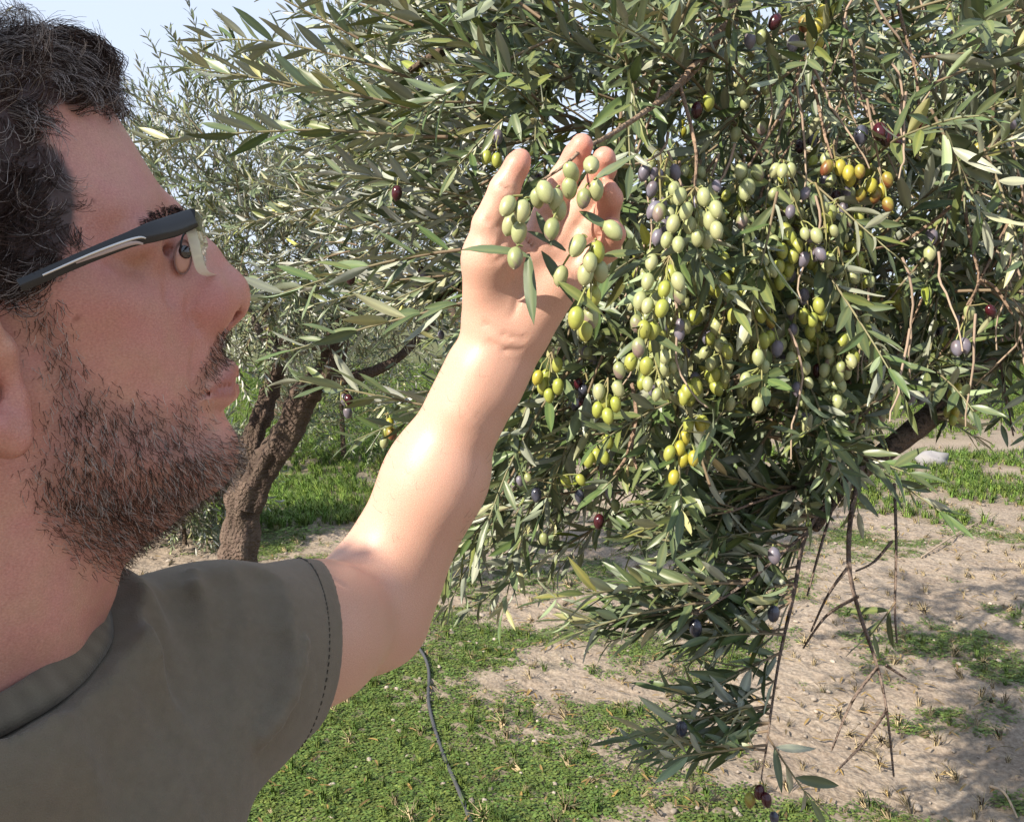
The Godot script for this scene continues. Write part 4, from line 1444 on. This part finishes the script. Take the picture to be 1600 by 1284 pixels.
	olives(g, [1262, 470, .98], .98, .020, [[1257, 494, 1], [1280, 478, 1], [1266, 518, 1], [1270, 500, 1], [1284, 490, 1], [1238, 480, 0]])
	olives(g, [1270, 6, 1.0], 1.0, .021, [[1257, 37, 7], [1278, 40, 2], [1287, 22, 2], [1278, 64, 2], [1240, 68, 4], [1172, 63, 4], [1190, 58, 0], [1211, 34, 6]])
	olives(g, [1168, 268, .98], .97, .021, [[1160, 345, 3], [1158, 268, 0], [1170, 292, 0], [1184, 270, 3], [1164, 300, 0]])
	olives(g, [1180, 110, 1.05], 1.05, .020, [[1158, 140, 0], [1175, 132, 3], [1196, 136, 0], [1164, 160, 0], [1190, 200, 3], [1150, 210, 0]])
	olives(g, [1100, 150, .98], .98, .021, [[1089, 172, 6], [1107, 160, 1]])
	olives(g, [1375, 182, .98], .975, .023, [[1346, 211, 5], [1375, 206, 6], [1400, 220, 6], [1384, 214, 6]])
	olives(g, [1432, 180, 1.0], 1.0, .020, [[1427, 206, 7], [1444, 194, 6]])
	olives(g, [1330, 244, .98], .975, .019, [[1292, 262, 7], [1313, 262, 2], [1329, 279, 2], [1344, 268, 7], [1326, 270, 2]])
	olives(g, [1372, 262, .98], .98, .019, [[1362, 290, 2], [1387, 281, 7], [1368, 306, 7], [1388, 320, 7], [1346, 304, 7], [1378, 298, 2]])
	olives(g, [1546, 206, 1.1], 1.1, .020, [[1528, 234, 7], [1578, 192, 4]])
	olives(g, [1466, 350, 1.05], 1.05, .022, [[1455, 371, 4], [1453, 396, 0]])
	olives(g, [1514, 478, 1.0], 1.0, .019, [[1515, 489, 0], [1549, 486, 6], [1496, 544, 4], [1508, 540, 4]])
	olives(g, [1280, 552, 1.05], 1.05, .019, [[1278, 579, 6], [1243, 662, 7], [1293, 725, 6]])
	olives(g, [1206, 846, 1.05], 1.05, .022, [[1210, 868, 4]])
	olives(g, [1206, 936, 1.04], 1.04, .021, [[1209, 959, 5]])
	olives(g, [1090, 960, 1.04], 1.05, .024, [[1087, 982, 5]])
	olives(g, [1066, 1112, 1.0], 1.0, .021, [[1065, 1139, 5]])
	olives(g, [1190, 1216, 1.0], 1.0, .018, [[1187, 1238, 6], [1172, 1250, 7], [1198, 1250, 6], [1210, 1278, 5]])
	olives(g, [840, 750, 1.1], 1.1, .020, [[838, 773, 5], [906, 776, 5], [936, 815, 6], [884, 752, 1], [908, 750, 1]])
	olives(g, [862, 550, 1.05], 1.05, .021, [[871, 570, 1], [853, 588, 1], [872, 604, 1], [848, 604, 1], [858, 618, 1], [840, 590, 2]])
	olives(g, [930, 690, 1.08], 1.08, .020, [[932, 712, 1], [950, 690, 1], [920, 718, 1], [945, 715, 1]])
	olives(g, [780, 196, 1.1], 1.1, .020, [[778, 214, 4], [620, 302, 6], [547, 434, 6], [760, 246, 1], [776, 250, 1], [655, 130, 5]])
	olives(g, [812, 735, 1.2], 1.2, .019, [[812, 752, 4], [826, 748, 3], [850, 842, 3], [962, 790, 3], [952, 770, 4]])
	for k in 84:
		var top := A(rng.randf_range(990, 1340), rng.randf_range(220, 540), rng.randf_range(.93, 1.15))
		cluster(g, top, rng.randf_range(.05, .12), rng.randi_range(5, 13), [[0, 0, 0, 3], [1, 0, 1], [0, 1, 0], [0, 0, 4]][k % 4], .0180)
	for k in 34:
		cluster(g, A(rng.randf_range(900, 1500), rng.randf_range(120, 600), rng.randf_range(1.1, 1.45)), rng.randf_range(.03, .08), rng.randi_range(3, 9), [[0, 0, 1, 3], [1, 1, 2], [0, 4, 3], [4, 5, 6]][k % 4])
	for k in 16:
		cluster(g, A(rng.randf_range(520, 860), rng.randf_range(230, 700), rng.randf_range(1.2, 1.6)), .03, rng.randi_range(1, 5), [[0, 1, 3], [1, 2, 7], [4, 6]][k % 3])
	finish_tree(tree, g, 300, 300)

func olives(g: Grove, from: Array, d: float, size: float, list: Array) -> void:
	var top := A(from[0], from[1], from[2])
	var low := top
	for q in list:
		var p := A(q[0], q[1], d + rng.randf_range(-.012, .012))
		var hang := top.lerp(p, .45) + Vector3.UP * .004
		if top.distance_to(p) > .07: hang = p + Vector3.UP * size * rng.randf_range(.8, 1.1) + rv() * .006
		elif top.distance_to(hang) > .012: g.stalks.tube(PackedVector3Array([top, hang]), .0009, .0008, 5, Color(.24, .19, .11), Color(.24, .23, .10))
		olive_on(g, hang, p, size * rng.randf_range(.92, 1.08), q[2])

func crown(g: Grove, c: Vector3, r: Vector3, count: int, leaf_len: float, gap: float, len0 := .18, len1 := .34) -> void:
	for k in count:
		var o := rv()
		while o.length() > 1.0 or o.length() < .25: o = rv()
		var p := c + o * r
		var d := o * .9 + Vector3(0, .35, 0) + rv() * .5
		shoot(g, p, d, rng.randf_range(len0, len1), leaf_len, gap, .5, .03)

func middle_tree() -> void:
	rng.seed = 19
	silvery = true
	var at := A(374, 1010, 4.6); at.y = 0
	var tree := thing("olive_tree", "gnarled olive tree with a forked trunk seen between the face and the raised arm", "tree", at)
	limb(tree, "trunk", [at + Vector3(.02, -.12, 0), at + Vector3(.0, .15, 0), A(372, 880, 4.6), A(378, 810, 4.6), A(392, 752, 4.6)], .100, .088, 30, .26, Color(.12, .088, .07))
	var dk := Color(.095, .07, .056)
	limb(tree, "branch", [A(384, 790, 4.6), A(412, 732, 4.58), A(442, 690, 4.55), A(462, 640, 4.5), A(486, 604, 4.45), A(514, 578, 4.4), A(528, 530, 4.35), A(540, 480, 4.3)], .085, .052, 26, .3, dk)
	limb(tree, "branch", [A(380, 790, 4.62), A(384, 720, 4.66), A(398, 672, 4.7), A(418, 622, 4.75), A(432, 560, 4.8), A(420, 480, 4.9)], .068, .04, 22, .3, dk)
	limb(tree, "branch", [A(524, 540, 4.36), A(490, 538, 4.3), A(452, 552, 4.25), A(420, 540, 4.2), A(380, 470, 4.2)], .035, .015, 10, .2, Color(.18, .15, .13))
	limb(tree, "branch", [A(500, 596, 4.42), A(560, 588, 4.4), A(620, 560, 4.5), A(680, 500, 4.6)], .04, .016, 10, .2, dk)
	limb(tree, "branch", [A(432, 565, 4.8), A(470, 480, 4.7), A(480, 380, 4.6), A(460, 280, 4.6)], .04, .012, 10, .2, dk)
	var g := Grove.new()
	for q in [[300, 400, 4.2, .55, 118], [420, 330, 4.0, .55, 144], [520, 390, 4.2, .55, 118], [360, 250, 4.4, .5, 82], [260, 260, 4.5, .40, 43], [470, 230, 4.4, .5, 82], [420, 440, 4.2, .38, 70], [330, 500, 4.9, .36, 50], [600, 470, 4.6, .5, 79], [640, 330, 4.8, .6, 79], [360, 560, 5.6, .34, 40], [560, 250, 4.8, .6, 72], [590, 540, 5.4, .4, 50]]:
		crown(g, A(q[0], q[1], q[2]), Vector3(1, .8, 1) * q[3], q[4], .060, .024)
	finish_tree(tree, g, 0, 0)

func far_tree(at: Vector3, h: float, label: String, seed_at: int, density := 1.0, bush := false) -> void:
	rng.seed = seed_at
	silvery = seed_at % 2 == 0
	var called := "olive_shrub" if bush else "olive_tree"
	var tree := thing(called, label, "shrub" if bush else "tree", at, "" if bush else "olive trees of the grove behind")
	var lean := Vector3(rng.randf_range(-.2, .2), 0, rng.randf_range(-.2, .2)) * h
	if not bush:
		var fork := at + lean * .3 + Vector3.UP * h * .32
		limb(tree, "trunk", [at - Vector3.UP * .1, at + lean * .1 + Vector3.UP * h * .15, fork], .05 * h, .038 * h, 12, .16)
		limb(tree, "branch", [fork - Vector3.UP * .1, fork + Vector3(.12, .15, .05) * h, fork + Vector3(.2, .34, .1) * h], .03 * h, .01 * h, 9, .16)
		limb(tree, "branch", [fork - Vector3.UP * .1, fork + Vector3(-.1, .16, -.05) * h, fork + Vector3(-.2, .34, -.1) * h], .03 * h, .01 * h, 9, .16)
	else:
		limb(tree, "stem", [at - Vector3.UP * .05, at + lean * .2 + Vector3.UP * h * .3, at + lean * .4 + Vector3.UP * h * .7], .022 * h, .008 * h, 8, .2)
	var g := Grove.new()
	for k in 7:
		var an := TAU * k / 6.0 + rng.randf()
		var c := at + lean * .4 + Vector3(cos(an) * .24 * h, h * rng.randf_range(.5, .78), sin(an) * .24 * h)
		if k == 6: c = at + lean * .4 + Vector3.UP * h * .8
		if bush: c = at + Vector3(cos(an) * .2 * h, h * rng.randf_range(.25, .75), sin(an) * .2 * h)
		crown(g, c, Vector3(.24, .2, .24) * h, int(64 * density), .075, .036, .22, .42)
	finish_tree(tree, g, 0, 0)

# ---------------------------------------------------------------- ground
var land := FastNoiseLite.new()

func ground_h(x: float, z: float) -> float:
	var far := maxf(0.0, Vector2(x, z).length() - 9.0)
	return .05 * land.get_noise_2d(x * 30.0, z * 30.0) + far * .012 + 2.6 * smoothstep(45.0, 260.0, far) 

func green_at(x: float, z: float) -> float:
	# how thickly weeds grow: the patch by the man, a bright strip farther back, scattered tufts elsewhere
	var n := land.get_noise_2d(x * 75.0 + 300.0, z * 75.0) * .5 + land.get_noise_2d(x * 220.0, z * 220.0 + 90.0) * .35
	var g := -.28
	g = maxf(g, .95 * exp(-0.5 * (((x + .75) / .62) ** 2 + ((z + 3.05) / .45) ** 2)) - .08)
	g = maxf(g, .5 * exp(-0.5 * (((x + .6) / .7) ** 2 + ((z + 3.9) / .7) ** 2)) - .14)
	g = maxf(g, .75 * exp(-0.5 * (((x + 1.9) / 1.2) ** 2 + ((z + 7.6) / .7) ** 2)) - .05)
	g = maxf(g, .8 * exp(-0.5 * (((x + 2.0) / 3.0) ** 2 + ((z + 12.0) / 2.0) ** 2)) - .05)
	g = maxf(g, .4 * exp(-0.5 * (((x - 5.0) / 2.0) ** 2 + ((z + 8.6) / 1.0) ** 2)) - .1)
	g = maxf(g, .45 * smoothstep(10.5, 15.0, -z))
	return g + n * 1.0

func make_ground() -> void:
	var mb := MB.new()
	var xs := PackedFloat32Array(); var zs := PackedFloat32Array()
	var x := -420.0
	while x < 420.0:
		xs.push_back(x)
		var d := maxf(0.0, absf(x - .4) - 3.2)
		x += .032 + d * .12
	var z := 60.0
	while z > -900.0:
		zs.push_back(z)
		var d := maxf(0.0, maxf(z + 2.2, -z - 8.5))
		z -= .034 + d * .10
	for zz in zs:
		for xx in xs:
			var h := ground_h(xx, zz)
			if zz < -1.5 and zz > -12.0 and absf(xx) < 7.0:
				h += .016 * maxf(0.0, wob.get_noise_2d(xx * 14.0, zz * 14.0)) + .014 * wob.get_noise_2d(xx * 46.0, zz * 46.0) + .008 * absf(wob.get_noise_2d(xx * 120.0 + 40.0, zz * 120.0))
			var gr := clampf(green_at(xx, zz) * 1.6 + .1, 0.0, 1.0)
			var n := land.get_noise_2d(xx * 160.0, zz * 160.0) * .5 + wob.get_noise_2d(xx * 60.0, zz * 60.0) * .35
			var c := Color(.41, .35, .285).lerp(Color(.29, .235, .185), clampf(.4 + n, 0, 1))
			c = c.lerp(Color(.10, .115, .045), gr * .6)
			if zz < -16.0: c = c.lerp(Color(.10, .14, .04), .6)
			mb.vert(Vector3(xx, h, zz), Vector3.ZERO, c)
	var w := xs.size()
	for j in zs.size() - 1:
		for i in w - 1:
			var a := j * w + i
			mb.tri(a, a + w, a + 1); mb.tri(a + 1, a + w, a + w + 1)
	mb.smooth_normals()
	if mb.n[0].y < 0:
		for k in mb.n.size(): mb.n[k] = -mb.n[k]
	var m := bumpy(vmat(.95, .2), noise_tex(1024, .02, 5, 3), .9, .9)
	m.albedo_texture = noise_tex(1024, .05, 5, 17, ramp2(Color(.70, .68, .66), Color(1, 1, 1)))
	var o := put(self, "ground", mb.commit(m))
	o.set_meta("kind", "structure")
	o.set_meta("label", "dry sandy soil of the grove with low weeds")

func weed_mesh(kind: int) -> ArrayMesh:
	var mb := MB.new()
	var r := RandomNumberGenerator.new()
	r.seed = 50 + kind
	if kind < 3:
		for k in 11:
			var an := TAU * k / 11.0 + r.randf_range(-.3, .3)
			var d := Vector3(cos(an), 0, sin(an))
			var up := r.randf_range(.15, .75)
			var len := r.randf_range(.5, 1.0)
			var c := d * len * .55 + Vector3.UP * up * .55
			var n := (Vector3.UP + d * r.randf_range(-.2, .6)).normalized()
			var al := (d - n * d.dot(n)).normalized()
			var sd := al.cross(n)
			var w := r.randf_range(.15, .24)
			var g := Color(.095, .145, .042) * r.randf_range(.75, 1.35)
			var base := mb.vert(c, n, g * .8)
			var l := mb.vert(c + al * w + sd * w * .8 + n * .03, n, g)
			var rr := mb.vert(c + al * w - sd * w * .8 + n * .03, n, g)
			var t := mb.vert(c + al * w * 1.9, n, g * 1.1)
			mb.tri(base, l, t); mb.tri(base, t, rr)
			var root := mb.vert(Vector3(.01, 0, 0), n, g)
			var root2 := mb.vert(Vector3(-.01, 0, .01), n, g)
			mb.tri(root, root2, base)
	else:
		for k in 15:
			var an := r.randf() * TAU
			var d := Vector3(cos(an), 0, sin(an))
			var len := r.randf_range(.5, 1.1)
			var p0 := d * r.randf_range(0, .15)
			var p1 := p0 + Vector3.UP * len * .55 + d * .12
			var p2 := p0 + Vector3.UP * len * .9 + d * r.randf_range(.25, .6)
			var sd := d.cross(Vector3.UP) * .028
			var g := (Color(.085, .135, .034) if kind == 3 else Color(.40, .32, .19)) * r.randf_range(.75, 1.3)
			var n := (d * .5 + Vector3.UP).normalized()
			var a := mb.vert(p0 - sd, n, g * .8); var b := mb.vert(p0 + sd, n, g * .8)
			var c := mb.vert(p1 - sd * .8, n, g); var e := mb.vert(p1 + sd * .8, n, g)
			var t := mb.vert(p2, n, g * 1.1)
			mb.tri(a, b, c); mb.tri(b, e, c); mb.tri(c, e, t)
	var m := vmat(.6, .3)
	m.backlight_enabled = true
	m.backlight = Color(.4, .5, .1) if kind != 4 else Color(.2, .18, .1)
	return mb.commit(m)

func make_weeds() -> void:
	rng.seed = 77
	var xf := [[], [], [], [], []]
	var col := [[], [], [], [], []]
	for k in 230000:
		var far := rng.randf() < .45
		var z := -rng.randf_range(2.0, 6.5) if not far else -rng.randf_range(6.0, 26.0)
		var x := rng.randf_range(-.95, .95) * -z
		var g := green_at(x, z)
		if rng.randf() > clampf(g * 2.2, 0.0, 1.0): continue
		var kind := rng.randi() % 3
		if rng.randf() < .03 or z < -6.6: kind = 3
		var s := rng.randf_range(.020, .043) * (1.0 if kind < 3 else 1.8)
		if z < -6.5: s *= 1.9
		var b := Basis(Vector3.UP, rng.randf() * TAU).scaled(Vector3(s, s * rng.randf_range(.6, 1.1), s))
		xf[kind].push_back(Transform3D(b, Vector3(x, ground_h(x, z) + .004, z)))
		var t := rng.randf_range(.8, 1.5)
		var bright := 1.5 if z < -6.5 else 1.0
		col[kind].push_back(Color(t * rng.randf_range(.9, 1.25), t, t * .9) * bright)
	for k in 1500:                                      # straw
		var z := -rng.randf_range(2.4, 11.0)
		var x := rng.randf_range(-.62, .62) * -z * 1.1
		if x < 0 and rng.randf() < .6: continue
		var s := rng.randf_range(.03, .09)
		var b := Basis(Vector3(rng.randf_range(-1, 1), 0, rng.randf_range(-1, 1)).normalized(), rng.randf_range(0, 1.2)) * Basis(Vector3.UP, rng.randf() * TAU)
		xf[4].push_back(Transform3D(b.scaled(Vector3.ONE * s), Vector3(x, ground_h(x, z) + .006, z)))
		col[4].push_back(Color.WHITE * rng.randf_range(.6, 1.1))
	var names := ["weeds", "weeds", "weeds", "grass", "dry_grass"]
	var says := ["low green weeds carpeting the soil beneath the raised arm", "low round-leaved weeds dotted over the bare soil", "small broad-leaved weeds among the clods", "bright green grass strip behind the forked olive trunk", "pale dry grass scattered on the sandy soil"]
	for k in 5:
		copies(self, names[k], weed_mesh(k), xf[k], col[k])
		var o := get_child(get_child_count() - 1)
		tag(o, says[k], "grass" if k > 2 else "weeds")
		o.set_meta("kind", "stuff")

func stone_mesh(sd: int) -> ArrayMesh:
	var mb := MB.new()
	var rows := 7; var seg := 10
	for r in rows + 1:
		for k in seg:
			var th := PI * r / rows; var an := TAU * k / seg
			var d := Vector3(sin(th) * cos(an), cos(th), sin(th) * sin(an))
			var p := d * (1.0 + .45 * wob.get_noise_3dv(d * 9.0 + Vector3.ONE * sd * 7.0)) * Vector3(1, .6, .8)
			mb.vert(p, Vector3.ZERO, Color(.22, .215, .22) * (1.0 + .3 * wob.get_noise_3dv(d * 40.0)))
	for r in rows:
		for k in seg:
			var a := r * seg + k; var b := r * seg + (k + 1) % seg
			mb.tri(a, b, a + seg); mb.tri(b, b + seg, a + seg)
	mb.smooth_normals()
	return mb.commit(vmat(.9, .2))

func make_small_things() -> void:
	rng.seed = 5
	var st := put(self, "stone", stone_mesh(1), Transform3D(Basis().scaled(Vector3(.17, .17, .15)), Vector3.ZERO))
	var p := A(1456, 728, 9.4)
	st.position = Vector3(p.x, ground_h(p.x, p.z) + .06, p.z)
	tag(st, "pale grey stone on the grass behind the right-hand boughs", "stone")
	var xf := []; var cc := []
	for k in 900:
		var z := -rng.randf_range(2.3, 9.0)
		var x := rng.randf_range(-.6, .65) * -z * 1.1
		var s := rng.randf_range(.004, .014)
		if rng.randf() < .03: s *= 2.5
		xf.push_back(Transform3D(Basis(Vector3.UP, rng.randf() * TAU).scaled(Vector3.ONE * s), Vector3(x, ground_h(x, z) + .012, z)))
		cc.push_back(Color(1.25, 1.1, .9) * rng.randf_range(.6, 1.3))
	copies(self, "pebbles", stone_mesh(2), xf, cc)
	tag(get_child(get_child_count() - 1), "pebbles and clods scattered on the bare soil", "pebbles")
	# fallen leaves
	xf = []; cc = []
	for k in 2600:
		var z := -rng.randf_range(2.2, 8.0)
		var x := rng.randf_range(-.5, .68) * -z * 1.1
		if x < 0 and rng.randf() < .5: continue
		var b := Basis(Vector3.UP, rng.randf() * TAU) * Basis(Vector3.RIGHT, -PI / 2 + rng.randf_range(-.35, .35))
		xf.push_back(Transform3D(b.scaled(Vector3.ONE * rng.randf_range(.035, .055)), Vector3(x, ground_h(x, z) + .022, z)))
		cc.push_back(Color(2.6, 1.35, .9) * rng.randf_range(.4, 1.2))
	copies(self, "fallen_leaves", curl_mesh, xf, cc)
	tag(get_child(get_child_count() - 1), "dry brown olive leaves fallen on the soil under the boughs", "leaves")
	# drip hose
	var line := []
	for q in [[-1.02, -6.0], [-.62, -4.6], [-.40, -3.95], [-.345, -3.5], [-.26, -3.1], [-.17, -2.75], [-.06, -2.3], [.05, -1.7]]:
		line.push_back(Vector3(q[0], ground_h(q[0], q[1]) + .016 + .008 * sin(q[1] * 9.0), q[1]))
	var mb := MB.new()
	mb.tube(smooth_path(line, 10), .007, .007, 8, Color(.06, .062, .066), Color(.06, .062, .066), true)
	var hose := put(self, "irrigation_hose", mb.commit(vmat(.5)))
	tag(hose, "black drip irrigation hose lying across the weeds below the elbow", "hose")
	# fallen twigs
	for q in [[1548, 1232, 1590, 1284, "pale dry twig on the soil at the lower right corner"], [1440, 880, 1560, 800, "pale dead twig lying among dry grass at the right"]]:
		var a := ground_at(q[0], q[1]); var b := ground_at(q[2], q[3])
		var m := MB.new()
		m.tube(smooth_path([a, a.lerp(b, .4) + Vector3(0, .03, .02), b], 5), .006, .003, 6, Color(.36, .28, .20), Color(.36, .28, .20), true)
		tag(put(self, "dry_twig", m.commit(twig_mat)), q[4], "twig")

func ground_at(px: float, py: float) -> Vector3:
	var d := (A(px, py, 1.0) - cam_xf.origin)
	var t := -cam_xf.origin.y / d.y
	var p := cam_xf.origin + d * t
	return Vector3(p.x, ground_h(p.x, p.z) + .02, p.z)

func _ready() -> void:
	# ---- camera
	cam_xf = Transform3D(Basis(Vector3.RIGHT, deg_to_rad(-6.0)), Vector3(0, 1.6, 0))
	var cam := Camera3D.new()
	cam.name = "camera"
	cam.transform = cam_xf
	cam.fov = rad_to_deg(2.0 * atan(642.0 / FOC))
	cam.near = .02
	cam.far = 2000.0
	add_child(cam)
	cam.current = true
	# ---- sky, sun, exposure
	var sky_mat := ProceduralSkyMaterial.new()
	sky_mat.sky_top_color = Color(.72, .775, .865)
	sky_mat.sky_horizon_color = Color(.82, .86, .92)
	sky_mat.sky_curve = .16
	sky_mat.sky_energy_multiplier = .86
	sky_mat.ground_horizon_color = Color(.62, .58, .5)
	sky_mat.ground_bottom_color = Color(.4, .35, .28)
	sky_mat.use_debanding = false
	var sky := Sky.new()
	sky.sky_material = sky_mat
	var env := Environment.new()
	env.background_mode = Environment.BG_SKY
	env.sky = sky
	env.tonemap_mode = Environment.TONE_MAPPER_LINEAR
	env.tonemap_exposure = 2.1
	env.sdfgi_enabled = true
	env.ssao_enabled = true
	env.ssil_enabled = true
	var we := WorldEnvironment.new()
	we.name = "environment"
	we.environment = env
	add_child(we)
	var sun := DirectionalLight3D.new()
	sun.name = "sun"
	sun.light_energy = 1.6
	sun.light_color = Color(1.0, .955, .89)
	sun.light_angular_distance = .5
	sun.shadow_enabled = true
	sun.basis = Basis.looking_at(-SUN_TO.normalized(), Vector3.UP)
	add_child(sun)

	wob.noise_type = FastNoiseLite.TYPE_SIMPLEX_SMOOTH
	wob.frequency = 1.0
	wob.fractal_octaves = 2
	wob.seed = 4
	land.noise_type = FastNoiseLite.TYPE_SIMPLEX_SMOOTH
	land.frequency = .01
	land.fractal_octaves = 3
	land.seed = 12
	var t0 := Time.get_ticks_msec()
	tree_kit()
	pose()
	make_ground()
	print("ground ", Time.get_ticks_msec() - t0)
	middle_tree()
	backdrop()
	print("bg ", Time.get_ticks_msec() - t0)
	near_tree()
	shade_tree()
	print("near ", Time.get_ticks_msec() - t0)
	make_person()
	print("person ", Time.get_ticks_msec() - t0)
	make_weeds()
	make_small_things()
	print("all ", Time.get_ticks_msec() - t0)

func backdrop() -> void:
	for q in [[-5.7, -7.5, 4.8, "tall leafy olive tree, the nearer of the two behind the man's head", 1.3], [-3.4, -13.0, 3.6, "distant olive tree left of the forked trunk", .8], [.4, -11.5, 3.4, "olive tree behind the raised forearm", 1.0], [3.6, -14.0, 3.8, "distant olive tree behind the fruiting boughs", .8], [7.5, -17.0, 4.0, "distant olive tree beyond the grass at the right", .8], [-8.0, -17.0, 4.0, "small distant olive tree, the farther of the two behind the man's head", .7], [-1.2, -19.0, 4.0, "small distant olive tree seen above the strip of grass", .7]]:
		var at := Vector3(q[0], ground_h(q[0], q[1]), q[1])
		far_tree(at, q[2], q[3], int(100 + q[0] * 10), q[4])
	var b := Vector3(-1.85, 0, -9.6)
	b.y = ground_h(b.x, b.z)
	far_tree(b, 1.7, "young olive shrub on the grass behind the forked trunk", 301, .8, true)
	b = Vector3(-2.35, 0, -6.2)
	b.y = ground_h(b.x, b.z)
	far_tree(b, .9, "low leafy shrub beside the base of the forked trunk", 302, 1.0, true)

func shade_tree() -> void:
	# the olive tree the man stands under, outside the picture: its bough shades his face and shirt
	rng.seed = 23
	var at := Vector3(-2.3, 0, 1.7)
	var tree := thing("olive_tree", "olive tree behind the camera whose bough shades the man's face and shirt", "tree", at)
	var s := SUN_TO.normalized()
	var head := hd.origin
	var c := head + s * 1.5
	limb(tree, "trunk", [at - Vector3.UP * .1, at + Vector3(.05, .8, 0), at + Vector3(.1, 1.6, -.1)], .17, .12, 12)
	limb(tree, "branch", [at + Vector3(.1, 1.5, -.1), at.lerp(c, .5) + Vector3.UP * .9, c + Vector3.UP * .1], .07, .02, 10)
	var g := Grove.new()
	var e1 := s.cross(Vector3.UP).normalized()
	var e2 := e1.cross(s)
	var shape := PackedVector2Array()                    # how far the bough reaches, across the sun's direction
	for q in [[-.34, -.55], [.20, -.55], [.32, -.045], [.165, -.035], [.11, .0], [.075, .05], [.065, .095], [.0, .12], [-.10, .16], [-.34, .20]]: shape.push_back(Vector2(q[0], q[1]))
	var made := 0
	while made < 520:
		var o := Vector2(rng.randf_range(-.34, .31), rng.randf_range(-.55, .20))
		if not in_poly(o, shape): continue
		made += 1
		shoot(g, c + e1 * o.x + e2 * o.y + s * rng.randf_range(-.3, .5), e1 * rng.randf_range(-1, 1) + e2 * rng.randf_range(-1, 1), .13, .062, .012, .1, 0.0)
	var keep := Grove.new()
	for k in g.leaf.size():
		var ok := true
		for f in [.2, .5, .8]:
			var d: Vector3 = g.leaf[k] * Vector3(0, f, 0) - head
			if not in_poly(Vector2(d.dot(e1), d.dot(e2)), shape): ok = false
		if ok:
			keep.leaf.push_back(g.leaf[k]); keep.leaf_tone.push_back(g.leaf_tone[k])
	g = keep
	finish_tree(tree, g, 0, 0)
